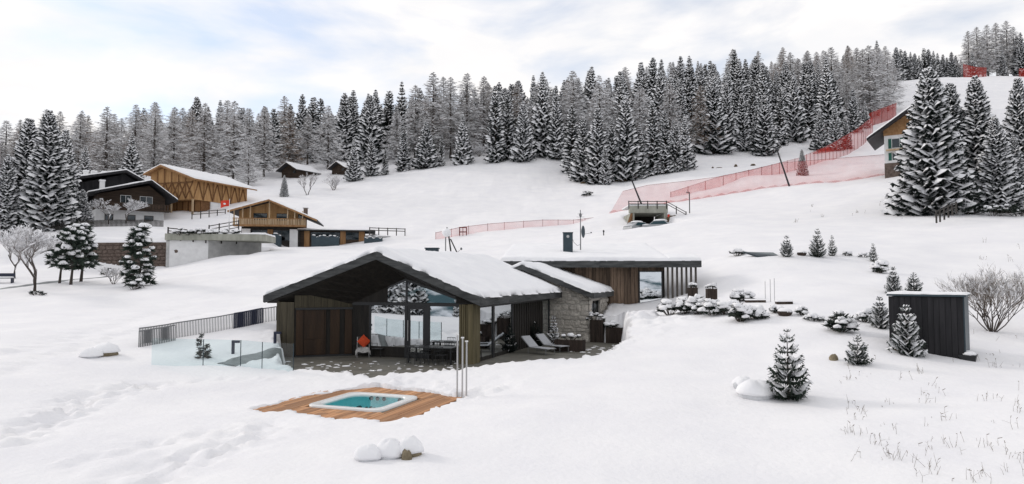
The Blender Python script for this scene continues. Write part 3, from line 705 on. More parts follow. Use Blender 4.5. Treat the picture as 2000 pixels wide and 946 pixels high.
def gable_roof(parent, xl, xm, xr, zl, zm, zr, y0, y1, th, mat_, snow=.25, seed=1, board=None, bh=None, step=.3):
    mb = MB().prism([(xl, zl - th), (xm, zm - th), (xr, zr - th), (xr, zr), (xm, zm), (xl, zl)], y0, y1)
    o = mb.build('roof', M[mat_], parent)
    if board:
        bh = bh or th * 1.25
        for a, b in (((xl, zl), (xm, zm)), ((xm, zm), (xr, zr))):
            MB().prism([(a[0], a[1] - bh + .02), (b[0], b[1] - bh + .02), (b[0], b[1] + .02), (a[0], a[1] + .02)], y0 - .07, y0 - .004).build('barge_board', M[board], parent)
    if snow: roof_snow(parent, [(xl, zl), (xm, zm), (xr, zr)], y0 - .03, y1, snow, seed, step)
    return o
def bx(parent, name, m, *a, b=0.0):
    mb = MB(); (mb.bbox(*a, b=b) if b else mb.box(*a)); return mb.build(name, M[m], parent)
def window(parent, x0, x1, z0, z1, y, m='darkglass', frame='blackmetal', fw=.07, mull=0, shut=None):
    """window in a wall whose outer face is at y, looking to -y"""
    mb = MB(); d0, d1 = y - .05, y + .02
    mb.box(x0 - fw, x0, d0, d1, z0 - fw, z1 + fw); mb.box(x1, x1 + fw, d0, d1, z0 - fw, z1 + fw)
    mb.box(x0, x1, d0, d1, z1, z1 + fw); mb.box(x0, x1, d0, d1, z0 - fw, z0)
    for k in range(mull): xx = x0 + (x1 - x0) * (k + 1) / (mull + 1); mb.box(xx - fw / 2, xx + fw / 2, d0 + .005, d1, z0, z1)
    w = mb.build('window', M[frame], parent)
    bx(w, 'pane', m, x0, x1, y - .022, y - .010, z0, z1)
    bx(w, 'dark_recess', 'interior', x0, x1, y - .004, y + .004, z0, z1)
    if shut:
        for s in (-1, 1):
            xx = x0 - fw - (x1 - x0) * .45 if s < 0 else x1 + fw
            bx(w, 'shutter', shut, xx, xx + (x1 - x0) * .45, y - .07, y - .02, z0 - .05, z1 + .05)
    return w

# ---- main pavilion -------------------------------------------------------------
pav = thing('gabled_pavilion', 'dark timber pavilion with wide snowy gable roof and glazed porch front', 'house', E0, -HA)
XL, XM, XR = -11.8, -5.37, 0.0; ZE, ZM_ = 2.93, 5.06; YB = 13.8
MB().prism([(XL, ZE - .30), (XM, ZM_ - .32), (XR, ZE - .30), (XR, ZE), (XM, ZM_), (XL, ZE)], .02, YB).build('roof', M['roofdark'], pav)
for a, b in (((XL, ZE), (XM, ZM_)), ((XM, ZM_), (XR, ZE))):
    n = 3
    for k in range(n):
        p = [a[i] + (b[i] - a[i]) * (k + .002) / n for i in (0, 1)]; q = [a[i] + (b[i] - a[i]) * (k + .998) / n for i in (0, 1)]
        MB().prism([(p[0], p[1] - .36), (q[0], q[1] - .36), (q[0], q[1] + .03), (p[0], p[1] + .03)], -.07 - .004 * (k % 2), .015).build('barge_board', M['fascia'], pav)
for k in range(4):
    y0, y1 = -.06 + k * 3.46, -.06 + (k + 1) * 3.46 - .012
    bx(pav, 'eave_board', 'fascia', XR + .004, XR + .07, y0, y1, ZE - .34, ZE + .03)
    bx(pav, 'eave_board', 'fascia', XL - .07, XL - .004, y0, y1, ZE - .34, ZE + .03)
roof_snow(pav, [(XL - .02, ZE), (XM, ZM_), (XR + .05, ZE)], -.05, YB, .27, 11, .11, jag=.20)
YF = 1.75; FA = (-4.78, 3.78)
def strip(fr0, fr1, bk0, bk1, n, nm, m):
    fr0, fr1, bk0, bk1 = map(Vector, (fr0, fr1, bk0, bk1))
    for k in range(n):
        a, b = (k + .03) / n, (k + .97) / n; dz = .012 * (k % 2)
        p = [fr0.lerp(fr1, a), fr0.lerp(fr1, b), bk0.lerp(bk1, b), bk0.lerp(bk1, a)]
        MB().slab([q + Vector((0, 0, dz)) for q in p], (0, 0, .04)).build(nm, M[m], pav)
strip((XL + .1, .03, ZE - .38), (XM, .03, ZM_ - .40), (-7.8, YF, 2.52), (FA[0], YF, FA[1]), 13, 'ceiling_board', 'darkwood')
strip((XM, .03, ZM_ - .40), (XR - .06, .03, ZE - .38), (FA[0], YF, FA[1]), (-.75, YF, 2.50), 11, 'ceiling_board', 'darkwood')
# left block: boarded end wall and splayed wall with sliding panels
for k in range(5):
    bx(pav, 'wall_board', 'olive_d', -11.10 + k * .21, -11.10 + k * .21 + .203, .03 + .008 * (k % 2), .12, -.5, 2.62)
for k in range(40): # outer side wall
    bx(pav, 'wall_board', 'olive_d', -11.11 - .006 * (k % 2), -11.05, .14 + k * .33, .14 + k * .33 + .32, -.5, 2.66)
W0, W1 = Vector((-10.05, .06, 0)), Vector((-7.8, 1.85, 0)); WD = (W1 - W0); WN = Vector((WD.y, -WD.x, 0)).normalized()
def wl(nm, m, s0, s1, z0, z1, o0, o1):
    a, b = W0 + WD * s0, W0 + WD * s1
    return MB().slab([a + WN * o0 + Vector((0, 0, z0)), b + WN * o0 + Vector((0, 0, z0)), b + WN * o0 + Vector((0, 0, z1)), a + WN * o0 + Vector((0, 0, z1))], WN * (o1 - o0)).build(nm, M[m], pav)
wl('splayed_wall', 'darkwood', 0, 1, -.4, 2.8, -.25, 0)
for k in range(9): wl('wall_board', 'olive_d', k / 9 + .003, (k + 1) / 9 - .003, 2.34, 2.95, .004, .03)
wl('panel_frame', 'blackmetal', .02, .98, 2.24, 2.335, .004, .12); wl('panel_track', 'blackmetal', .02, .98, -.1, -.02, .004, .12)
for s0, s1, z0, z1, d in ((.03, .15, .0, 2.23, .09), (.16, .50, .0, .78, .05), (.16, .50, .79, 2.23, .035), (.505, .525, 0, 2.23, .08), (.60, .76, 0, 2.23, .05), (.85, .97, 0, 2.23, .07)):
    wl('sliding_panel', 'cabinet', s0, s1, z0, z1, .006, d)
# glazed front
fw = MB()
fw.box(-7.8, -.75, YF + .05, YF + .12, -.3, .42); fw.build('plinth_panel', M['darkwood'], pav)
bx(pav, 'transom_beam', 'blackmetal', -7.8, -.75, YF - .03, YF + .12, 2.45, 2.60)
bx(pav, 'front_wall', 'darkwood', -7.8, -6.8, YF + .0, YF + .13, .42, 2.45)
for x0, x1 in ((-6.82, -6.74), (-4.80, -4.66), (-3.66, -3.44), (-1.62, -1.50)):
    bx(pav, 'mullion', 'blackmetal', x0, x1, YF - .02, YF + .10, -.1, 2.45)
for x0, x1 in ((-6.74, -4.80), (-3.44, -1.62)):
    bx(pav, 'pane', 'glass', x0, x1, YF + .03, YF + .045, .42, 2.45)
dr = bx(pav, 'door', 'blackmetal', -4.66, -4.52, YF + .0, YF + .09, -.08, 2.44)
bx(dr, 'door_stile', 'blackmetal', -3.80, -3.66, YF + .0, YF + .09, -.08, 2.44); bx(dr, 'door_rail', 'blackmetal', -4.52, -3.80, YF + .0, YF + .09, 2.28, 2.44)
bx(dr, 'door_rail', 'blackmetal', -4.52, -3.80, YF, YF + .09, -.08, .2); bx(dr, 'pane', 'glass', -4.52, -3.80, YF + .035, YF + .05, .2, 2.28)
MB().tube([(-4.58, YF - .09, .75), (-4.58, YF - .09, 1.75)], .022, 8).build('handle', M['steel'], dr)
def fpoly(nm, m, pts, y, d): return MB().slab([(x, y, z) for x, z in pts], (0, d, 0)).build(nm, M[m], pav)
sl = lambda x: (2.60 + (FA[1] - .09 - 2.60) * (x + 7.6) / (FA[0] + 7.6)) if x < FA[0] else (2.60 + (FA[1] - .09 - 2.60) * (-1.45 - x) / (-1.45 - FA[0]))
fpoly('gable_pane', 'glass', [(-5.78, 2.62), (-4.76, 2.62), (-4.76, sl(-4.76)), (-5.78, sl(-5.78))], YF + .03, .015)
fpoly('gable_pane', 'glass', [(-4.68, 2.62), (-2.05, 2.62), (-2.05, sl(-2.05)), (-4.68, sl(-4.68))], YF + .03, .015)
fpoly('mullion', 'blackmetal', [(-4.76, 2.60), (-4.68, 2.60), (-4.68, sl(-4.68) + .05), (-4.76, sl(-4.76) + .05)], YF - .02, .1)
fpoly('gable_wall', 'darkwood', [(-7.8, 2.60), (-5.80, 2.60), (-5.80, sl(-5.8) + .12), (-7.8, 2.68)], YF + .0, .12)
fpoly('gable_wall', 'darkwood', [(-2.03, 2.60), (-.75, 2.60), (-.75, 2.62), (-2.03, sl(-2.03) + .1)], YF + .0, .12)
fpoly('ceiling_trim', 'blackmetal', [(-5.78, sl(-5.78)), (FA[0], FA[1] - .10), (-2.03, sl(-2.03)), (-2.03, sl(-2.03) + .13), (FA[0], FA[1] + .03), (-5.78, sl(-5.78) + .13)], YF - .01, .1)
# corner pillar: slatted inner side, plain outer board
for k in range(4): bx(pav, 'pillar_slat', 'olive', -1.36 + k * .115, -1.36 + k * .115 + .088, .62 + .02 * (k % 2), 1.5, -.35, 2.60)
bx(pav, 'pillar', 'olive', -.90, -.64, .60, 1.42, -.35, 2.62)
# right side wall
XS = -.75
def side(nm, m, y0, y1, z0, z1, x0=XS - .06, x1=XS + .0): return bx(pav, nm, m, x0, x1, y0, y1, z0, z1)
side('side_beam', 'blackmetal', 1.43, 13.2, 2.42, 2.66, XS - .1, XS + .04); side('side_sill', 'darkwood', 1.45, 6.1, -.3, .08)
for y0, y1 in ((1.62, 3.24), (3.52, 6.05), (11.5, 12.8)): side('pane', 'glass', y0, y1, .08, 2.42, XS - .03, XS - .015)
for y in (1.45, 3.26, 6.06, 11.35, 12.8): side('mullion', 'blackmetal', y, y + (.22 if y == 3.26 else .12), -.1, 2.42, XS - .08, XS + .03)
for k in range(26): side('wall_slat', 'darkwood', 6.2 + k * .198, 6.2 + k * .198 + .15, -.3, 2.42, XS - .05, XS + .02 + .02 * (k % 2))
side('wall_core', 'darkwood', 6.19, 11.36, -.3, 2.42, XS - .14, XS - .06)
bx(pav, 'back_wall', 'darkwood', -10.3, XS - .1, 13.2, 13.35, -.3, 2.9)
bx(pav, 'room_floor', 'cabinet', -10.2, XS - .12, YF + .14, 13.19, -.16, -.06)
bx(pav, 'room_wall', 'interior', -10.2, XS - .16, 7.0, 7.1, -.05, 2.6)

# ---- stone annex ---------------------------------------------------------------
ann = thing('stone_annex', 'small rubble stone annex with steep snowy gable roof between pavilion and wing', 'annex', E0, -HA)
AX = -2.4
gable_roof(ann, -6.9, AX, 2.15, 2.87, 4.62, 2.87, 12.45, 19.6, .22, 'roofdark', 0, 5, 'fascia', .34)
roof_snow(ann, [(-6.9, 2.87), (AX, 4.62), (2.15, 2.87)], 12.42, 19.6, .28, 23, .13, jag=.18)
bx(ann, 'eave_board', 'fascia', 2.155, 2.22, 12.4, 19.6, 2.56, 2.90)
aw = MB().prism([(-2.6, -.4), (1.76, -.4), (1.76, 2.72), (AX, 4.35), (-2.6, 4.35)], 12.95, 13.12).build('front_wall', M['mortar'], ann)
for a in ((12.95, 13.62, -.4, 2.7), (16.0, 19.2, -.4, 2.7), (13.62, 16.0, -.4, 1.35), (13.62, 16.0, 2.36, 2.7)):
    bx(ann, 'side_wall', 'mortar', 1.60, 1.76, *a)
bx(ann, 'window_recess', 'interior', 1.40, 1.45, 13.5, 16.1, 1.2, 2.5)
w = bx(ann, 'window', 'blackmetal', 1.60, 1.66, 13.62, 13.70, 1.35, 2.36); bx(w, 'frame_post', 'blackmetal', 1.60, 1.66, 15.92, 16.0, 1.35, 2.36)
bx(w, 'frame_post', 'blackmetal', 1.60, 1.66, 14.75, 14.83, 1.35, 2.36); bx(w, 'pane', 'darkglass', 1.62, 1.635, 13.70, 15.92, 1.35, 2.36)
rs = random.Random(3)
def stone_mesh(L_, H_, D_, seed):
    r_ = random.Random(seed); mb = MB(); j = lambda a: a * r_.uniform(.78, 1.0)
    o = [(-L_/2, -H_/2 * r_.uniform(.5, .9)), (-L_/2 * r_.uniform(.4, .8), -H_/2), (L_/2 * r_.uniform(.4, .8), -H_/2), (L_/2, -H_/2 * r_.uniform(.4, .9)), (L_/2, H_/2 * r_.uniform(.4, .9)), (L_/2 * r_.uniform(.3, .8), H_/2), (-L_/2 * r_.uniform(.3, .8), H_/2), (-L_/2, H_/2 * r_.uniform(.4, .9))]
    vs_ = [(x, 0, z) for x, z in o] + [(x * .97, -D_ * r_.uniform(.4, .7), z * .97) for x, z in o] + [(x * j(.72), -D_ * r_.uniform(.8, 1.15), z * j(.72)) for x, z in o]
    fs_ = [tuple(16 + k for k in range(8))]
    for k in range(8):
        m_ = (k + 1) % 8; fs_ += [(k, m_, 8 + m_, 8 + k), (8 + k, 8 + m_, 16 + m_, 16 + k)]
    return mb.add(vs_, fs_).mesh('stone', M['stone'])
STN = [stone_mesh(1, 1, 1, 100 + k) for k in range(14)]
def stone_face(parent, org, ux, W_, ztop, z0, hole=None):
    """rubble courses on a vertical face starting at org and running along ux"""
    z = z0; rz_ = math.atan2(ux[1], ux[0])
    while z < 4.3:
        h = rs.uniform(.16, .38); x = rs.uniform(-.3, 0)
        while x < W_:
            l = rs.uniform(.2, .62); xc, zc = x + l / 2, z + h / 2; x += l
            if xc < .05 or xc > W_ - .03 or zc + h * .35 > ztop(xc): continue
            if hole and hole[0] - .1 < xc < hole[1] + .1 and hole[2] - .1 < zc < hole[3] + .1: continue
            link('stone', STN[rs.randrange(14)], parent, (org[0] + ux[0] * xc, org[1] + ux[1] * xc, zc + rs.uniform(-.05, .05)), (0, rs.uniform(-.16, .16), rz_), (l * 1.0, rs.uniform(.03, .10), h * rs.uniform(.8, 1.25)))
        z += h
stone_face(ann, (-1.2, 12.95), (1, 0), 2.98, lambda x: 2.72 + (1.76 - (-1.2 + x)) * .39, -.35)
stone_face(ann, (1.76, 12.93), (0, 1), 6.2, lambda x: 2.62, -.35, (.68, 3.08, 1.35, 2.36))

# ---- flat-roofed wing ----------------------------------------------------------
wing = thing('flat_roofed_wing', 'long low wing with brown upright boards, glass door and snow-covered roof', 'house', (WING_O.x, WING_O.y, 0), WING_A)
RW0, RW1 = 4.92, 6.45
sec = [(-.9, RW0 - .40), (11.2, RW1 - .40), (11.2, RW1), (-.9, RW0)]
mb = MB().add([(x, y, z) for x in (-1.1, 10.25) for y, z in sec], [(3, 2, 1, 0), (4, 5, 6, 7), (0, 1, 5, 4), (1, 2, 6, 5), (2, 3, 7, 6), (3, 0, 4, 7)]); mb.build('roof', M['roofdark'], wing)
sec2 = [(-.9, RW0 - .40), (1.6, RW0 - .40 + .32), (1.6, RW0 + .32), (-.9, RW0)]
MB().add([(x, y, z) for x in (10.255, 12.35) for y, z in sec2], [(3, 2, 1, 0), (4, 5, 6, 7), (0, 1, 5, 4), (1, 2, 6, 5), (2, 3, 7, 6), (3, 0, 4, 7)]).build('porch_roof', M['roofdark'], wing)
for k in range(4): bx(wing, 'fascia_board', 'fascia', -1.1 + k * 3.365, -1.1 + (k + 1) * 3.365 - .01, -.97, -.905, RW0 - .42, RW0 + .03)
bx(wing, 'fascia_board', 'fascia', 12.355, 12.42, -.97, 1.6, RW0 - .40, RW0 + .03)
# snow on the sloping roof: built along the other axis, then turned
rsn = roof_snow(wing, [(-.95, RW0 + .01), (11.25, RW1 + .01)], -10.35, 1.12, .26, 31, .2, jag=.07); rsn.rotation_euler = (0, 0, R(90))
rs3 = roof_snow(wing, [(-.95, RW0 + .01), (1.65, RW0 + .34)], -12.44, -10.2, .25, 33, .16, jag=.07); rs3.rotation_euler = (0, 0, R(90))
for k in range(35): 
    jj = .012 * (k * 7 % 3)
    bx(wing, 'wall_board', 'wingwood', -.1 + k * .241, -.1 + k * .241 + .222, -.03 - jj, .05, 1.2, 4.55)
bx(wing, 'wall_core', 'darkwood', -.1, 8.36, .055, .2, 1.2, 4.6); bx(wing, 'end_wall', 'darkwood', 9.98, 10.12, .05, 10.2, 1.2, 5.2)
bx(wing, 'lintel', 'wingwood', 8.36, 10.1, -.02, .1, 4.28, 4.6)
gd = bx(wing, 'glass_door', 'blackmetal', 8.36, 8.44, -.03, .08, 1.6, 4.28); bx(gd, 'frame_post', 'blackmetal', 9.90, 9.98, -.03, .08, 1.6, 4.28); bx(gd, 'frame_rail', 'blackmetal', 8.44, 9.90, -.03, .08, 4.20, 4.28)
bx(gd, 'pane', 'glass', 8.44, 9.90, .02, .035, 1.6, 4.20); bx(wing, 'room_wall', 'interior', 8.2, 10.0, 2.5, 2.6, 1.3, 4.5)
for k in range(7): bx(wing, 'porch_post', 'post', 10.20 + k * .315, 10.20 + k * .315 + .115, -.55 + k * .02, -.37 + k * .02, 1.4, RW0 - .36)
bx(wing, 'porch_bench', 'darkwood', 10.15, 12.0, .9, 1.3, 2.2, 2.6)
# flue box
fx0 = (1095 - 1010) * .0356 * 1.06
fl = bx(wing, 'chimney', 'teal', fx0, fx0 + .72, 3.2, 3.9, 5.3, 7.12, b=.03)
bx(fl, 'chimney_cap', 'teal', fx0 - .03, fx0 + .75, 3.17, 3.93, 7.12, 7.17); MB().tube([(fx0 + .36, 3.2, 6.85), (fx0 + .36, 3.15, 6.85)], .11, 12).build('flue_outlet', M['steel'], fl)

# ---- dark shed sunk in the bank ------------------------------------------------
so = P(1735, 578, 26.6)
shed = thing('garden_shed', 'dark boarded garden shed sunk into the snowy bank', 'shed', (so.x, so.y, 0), R(-37))
SW = 2.42; nb_ = 13; ww = SW / nb_
for k in range(nb_): bx(shed, 'wall_board', 'blackhouse', k * ww, (k + .95) * ww, -.01 * (k % 2), .05, -.6, so.z - .02)
bx(shed, 'side_wall', 'teal', SW - .06, SW + .04, .052, 2.2, -.8, so.z - .01); bx(shed, 'core', 'darkwood', .02, SW - .065, .055, 2.2, -.8, so.z - .03)
bx(shed, 'roof', 'teal', -.05, SW + .1, -.08, 2.3, so.z, so.z + .07)
rsn = roof_snow(shed, [(-.05, so.z + .07), (SW + .1, so.z + .07)], -.06, 2.3, .07, 41, .12)
so2 = P(1872, 655, 25.2)
bn = thing('storage_bin', 'small black storage box against the end of the dark shed', 'box', (so2.x, so2.y, 0), R(-37))
bx(bn, 'bin_body', 'blackmetal', 0, .5, 0, .7, -.5, .95); bx(bn, 'lid', 'blackmetal', -.03, .53, -.04, .74, .96, 1.02); MB().blob((.25, .3, 1.05), (.27, .36, .12), 4, low=-.2).build('snow_cover', M['snowcap'], bn, True)
# ---- chalets on the slope -------------------------------------------------------
zc = lambda zx, zy: ((zx - 430) * .0211, (635 - zy) * .0211)
co = P(400 + 430 / 3.379, 280 + 635 / 3.379, 95)
ch = thing('wooden_chalet', 'honey-brown wooden chalet with long balcony and white ground-floor piers', 'house', co, R(11))
x0, x1 = zc(205, 0)[0], zc(662, 0)[0]
bx(ch, 'ground_floor_wall', 'interior', x0 + .9, x1 - .9, .3, 9, -1.5, 1.75)
for a, b in ((255, 306), (555, 606)): bx(ch, 'pier', 'render', zc(a, 0)[0], zc(b, 0)[0], -.15, .6, -1.5, 1.45)
for a, b in ((308, 410), (452, 552)): window(ch, zc(a, 0)[0], zc(b, 0)[0], -.1, 1.25, .28, mull=1, fw=.08)
bx(ch, 'door_post', 'warm2', zc(413, 0)[0], zc(448, 0)[0], .1, .28, -1.5, 1.4)
bx(ch, 'balcony_floor', 'warm2', x0, x1, -1.1, .3, 1.76, 1.98)
bal = bx(ch, 'balcony_rail', 'warm2', x0, x1, -1.12, -1.04, 2.78, 2.88)
for k in range(44): bx(ch, 'baluster', 'palepost', x0 + k * (x1 - x0) / 44 + .03, x0 + (k + .62) * (x1 - x0) / 44, -1.10, -1.06, 1.99, 2.77)
up = MB().prism([(x0 + .55, 1.98), (x1 - .9, 1.98), (x1 - .9, 4.0), (0, 5.2), (x0 + .55, 4.0)], .3, 9.2).build('upper_wall', M['warm'], ch)
for a, b in ((325, 405), (470, 540), (608, 640)): window(ch, zc(a, 0)[0], zc(b, 0)[0], 2.75, 3.6, .29, fw=.06, mull=1 if b - a > 60 else 0)
for zx, zt in ((212, 4.02), (265, 4.35), (312, 4.65), (430, 5.20), (545, 4.55), (590, 4.25), (640, 3.95)):
    bx(ch, 'balcony_post', 'palepost', zc(zx, 0)[0] - .075, zc(zx, 0)[0] + .075, -1.03, -.88, 1.98, zt)
gable_roof(ch, zc(178, 0)[0], 0, zc(735, 0)[0], 3.78, 5.42, 2.72, -1.7, 10, .16, 'roofdark', .16, 51, 'warm2', .26)
cm = bx(ch, 'chimney', 'stonewall', 4.1, 4.65, 3.2, 3.75, 3.4, 4.75); bx(cm, 'chimney_cap', 'concrete', 4.0, 4.75, 3.1, 3.85, 4.76, 4.85)
# low extension
ex = thing('low_chalet_extension', 'low flat-roofed wooden extension with dark windows joined to the chalet', 'extension', co, R(11))
a0 = zc(612, 0)[0]; a1 = zc(1040, 0)[0]; a2 = zc(1210, 0)[0]
bx(ex, 'wall', 'brownhouse', a0, a1, .5, 6, -1.5, 1.3); bx(ex, 'low_wall', 'concrete', a1 + .01, a2, .6, 5, -1.5, .62)
for a, b in ((645, 680), (880, 915), (1003, 1040)): bx(ex, 'timber_pier', 'warm2', zc(a, 0)[0], zc(b, 0)[0], .36, .495, -1.5, 1.28)
for a, b in ((690, 875), (918, 1000)): window(ex, zc(a, 0)[0], zc(b, 0)[0], .15, 1.1, .49, mull=2 if b - a > 100 else 1, fw=.06)
bx(ex, 'roof', 'fascia', a0 - .2, zc(1110, 0)[0], -.3, 6.3, 1.3, 1.44)
roof_snow(ex, [(a0 - .2, 1.44), (zc(1110, 0)[0], 1.44)], -.3, 6.3, .18, 61, .4)
bx(ex, 'low_wall_snow', 'snowcap', a1 + .3, a2 + .1, .5, 5.1, .62, .74, b=.05)
for k, (a, b, zz) in enumerate(((328, 512, .1), (705, 880, -.05), (1042, 1162, -.2))):
    xa, xb = zc(a, 0)[0], zc(b, 0)[0]; n = 8
    t = thing('covered_patio_furniture', ['dark tarpaulin over patio furniture below the chalet balcony', 'dark tarpaulin over patio furniture before the extension windows', 'dark tarpaulin over patio furniture beside the low concrete wall'][k], 'patio cover', co + Vector((.2, -1.2, 0)), R(11))
    m_ = MB(); prof = [(xa, -1.2)] + [(xa + (xb - xa) * i / n, zz + .45 + .16 * math.sin(i * 2.2 + k)) for i in range(n + 1)] + [(xb, -1.2)]
    m_.prism(prof[::1] if False else [prof[0], prof[-1]] + prof[-2:0:-1], -.9, .2).build('tarpaulin', M['teal'], t)
    for i in range(n):
        xx = xa + (xb - xa) * (i + .5) / n; MB().blob((xx, -.35, zz + .47 + .16 * math.sin((i + .5) * 2.2 + k)), ((xb - xa) / n * .62, .55, .13), i + k * 10, 8, 4).build('snow_cover', M['snowcap'], t, True)

# ---- big barn -------------------------------------------------------------------
bo = Vector((-55.4, 118, 15.3))
barn = thing('timber_barn', 'large honey-coloured timber barn with crossed braces and long snowy roof', 'barn', bo, R(-18))
mb = MB().prism([(-9.4, 2.0), (0, 2.0), (0, 5.45), (-6.4, 7.85), (-9.4, 6.9)], 0, 13.8).build('upper_wall', M['warm'], barn)
bx(barn, 'lower_wall', 'brace', -9.2, -.3, 2.2, 13.7, -2.5, 1.99)
bx(barn, 'garage_front', 'render', -.28, -.12, 4.4, 13.6, -2.5, 1.98)
for k in range(5): bx(barn, 'garage_window', 'whitepaint', -.11, -.05, 4.7 + k * 1.75, 6.3 + k * 1.75, -.2, 1.8)
for x in (-9.3, -4.9, -.25): bx(barn, 'porch_post', 'palepost', x, x + .25, -.02, .23, -2.2, 1.99)
for k in range(7): bx(barn, 'lattice_board', 'warm2', -9.2 + k * 1.3, -9.2 + k * 1.3 + .9, 2.05, 2.18, -2, 1.9)
def brace(p, q, w=.10, off=0): # on the gable face, y=0
    p, q = Vector(p), Vector(q); d = (q - p).normalized(); nrm = Vector((-d.z, 0, d.x)) * w
    MB().slab([p - nrm, q - nrm, q + nrm, p + nrm], (0, -.06 - off, 0)).build('brace', M['brace'], barn)
roofz = lambda x: 7.85 - (x + 6.4) * .375 if x > -6.4 else 7.85 + (x + 6.4) * .317
for k in range(6):
    xa = -9.3 + k * 1.55; xb = xa + 1.55
    brace((xa, -.004, 2.2), (xb, -.004, min(5.2, roofz(xb) - .2)), off=.003 * k); brace((xb, -.07, 2.2), (xa, -.07, min(5.2, roofz(xa) - .2)), off=.003 * k)
    if k < 5: brace((xb, -.15, 2.1), (xb, -.15, roofz(xb) - .25), .06)
brace((-9.3, -.16, 5.0), (-.1, -.16, 5.0), .09)
def brace_s(ya, za, yb, zb, w=.09, off=0):
    a, b = Vector((.004 + off, ya, za)), Vector((.004 + off, yb, zb)); d = (b - a).normalized(); nrm = Vector((0, -d.z, d.y)) * w
    MB().slab([a - nrm, b - nrm, b + nrm, a + nrm], (.06, 0, 0)).build('brace', M['brace'], barn)
for k in range(6):
    ya = .1 + k * 2.28
    brace_s(ya, 2.1, ya + 1.1, 5.2); brace_s(ya + 2.2, 2.1, ya + 1.15, 5.2, off=.07)
    if k: brace_s(ya, 2.05, ya, 5.35, .06, .14)
gable_roof(barn, -10.2, -6.4, 1.2, 6.75, 8.2, 5.42, -.9, 15.2, .22, 'warm2', .28, 71, 'warm2', .34, .5)
# ---- black chalet ---------------------------------------------------------------
bk = P(600 / 2.365, 180 + 605 / 2.365, 108)
bc = thing('black_chalet', 'black timber chalet with two stacked snowy gables and white ground floor', 'house', bk, R(38))
q = lambda zx: (zx - 600) * .0343
h_ = lambda zy: (605 - zy) * .0343
MB().prism([(q(365), 3.0), (q(745), 3.0), (q(745), h_(450)), (q(600), h_(358)), (q(380), h_(425))], 6, 17).build('rear_wall', M['blackhouse'], bc)
bx(bc, 'rear_ground_floor', 'render', q(340), q(740), 5.9, 16.8, -1.5, 3.0)
gable_roof(bc, q(350), q(600), q(790), h_(405), h_(342), h_(443), 4.6, 18, .28, 'roofdark', .22, 81, 'blackhouse', .4, .5)
MB().prism([(q(470), 2.0), (q(745), 2.0), (q(745), h_(482)), (q(676), h_(425)), (q(470), h_(478))], 0, 9).build('front_wall', M['brownhouse'], bc)
bx(bc, 'white_ground_floor', 'render', q(462), q(742), -.05, 9, -1.5, 1.98)
gable_roof(bc, q(425), q(676), q(790), h_(480), h_(406), h_(490), -1.9, 9.5, .24, 'roofdark', .22, 82, 'blackhouse', .36, .4)
bx(bc, 'balcony', 'brownhouse', q(480), q(760), -1.5, -.06, 1.95, 2.1)
for k in range(22): bx(bc, 'baluster', 'brownhouse', q(482) + k * .43, q(482) + k * .43 + .3, -1.5, -1.44, 2.11, 2.95)
bx(bc, 'balcony_rail', 'brownhouse', q(480), q(760), -1.54, -1.42, 2.96, 3.05)
for a, b in ((500, 530), (590, 620), (660, 695)): window(bc, q(a), q(b), .35, 1.2, -.055, fw=.08, frame='brownhouse')
for a, b in ((560, 600), (640, 690)): window(bc, q(a), q(b), 3.2, 4.3, -.005, fw=.06, frame='whitepaint', mull=1)
for a, b in ((330, 345), (355, 372), (412, 432)): window(bc, q(a) + .6, q(b) + .6, 1.2, 2.6, 5.895, fw=.06)
# lower left wing of the black chalet
MB().prism([(q(300), 2.6), (q(420), 2.6), (q(420), h_(395)), (q(300), h_(395))], 8, 16).build('side_wing_wall', M['blackhouse'], bc)
bx(bc, 'side_wing_base', 'render', q(305), q(420), 7.8, 16, -1.5, 2.59)
for a, b in ((322, 345), (352, 375)): window(bc, q(a), q(b), 1.0, 2.2, 7.79, fw=.06)
bx(bc, 'side_roof', 'roofdark', q(285), q(440), 7.0, 17, h_(385), h_(376)); roof_snow(bc, [(q(285), h_(376)), (q(440), h_(376))], 7, 17, .25, 83, .5)
for zx, y, zb, zt in ((500, 4, 455, 405), (458, 12, 370, 335), (495, 13, 365, 330), (540, 13, 360, 328)):
    c_ = bx(bc, 'chimney', 'render', q(zx) - .35, q(zx) + .35, y, y + .8, h_(zb) - .6, h_(zt)); bx(c_, 'snow_cover', 'snowcap', q(zx) - .45, q(zx) + .45, y - .1, y + .9, h_(zt) + .004, h_(zt) + .2, b=.06)
# ---- playhouse, huts ------------------------------------------------------------
def hut(name, label, cat, px, pyb, Y, w, hh, rise, d, wallm, rz, snow, seed, ovh=.4, base=None):
    p = P(px, pyb, Y); t = thing(name, label, cat, p, rz)
    MB().prism([(-w / 2, -1.0), (w / 2, -1.0), (w / 2, hh), (0, hh + rise * .9), (-w / 2, hh)], 0, d).build('wall', M[wallm], t)
    for k in range(int(hh / .28)): bx(t, 'log', wallm, -w / 2 - .06, w / 2 + .06, -.05, -.005, k * .28 + .03, k * .28 + .25)
    bx(t, 'door', 'brownhouse', -.4, .4, -.09, -.055, 0, min(1.8, hh)); bx(t, 'window', 'darkglass', w * .22, w * .38, -.08, -.055, hh * .45, hh * .8)
    gable_roof(t, -w / 2 - ovh, 0, w / 2 + ovh, hh - ovh * rise / (w / 2) + .1, hh + rise + .1, hh - ovh * rise / (w / 2) + .1, -ovh * 1.6, d + ovh, .14, 'roofdark', snow, seed, 'brownhouse', .2, .35)
    return t
ph = hut('playhouse', 'tiny wooden playhouse on the garden fence beside the big spruces', 'playhouse', 76, 434, 92, 2.5, 1.6, .75, 2.4, 'warm2', R(18), .2, 91, .35)
hut('log_hut', 'larger brown log hut at the forest edge above the meadow', 'hut', 566, 346, 170, 5.4, 1.9, 1.5, 6.5, 'brownhouse', R(-28), .3, 92, .8)
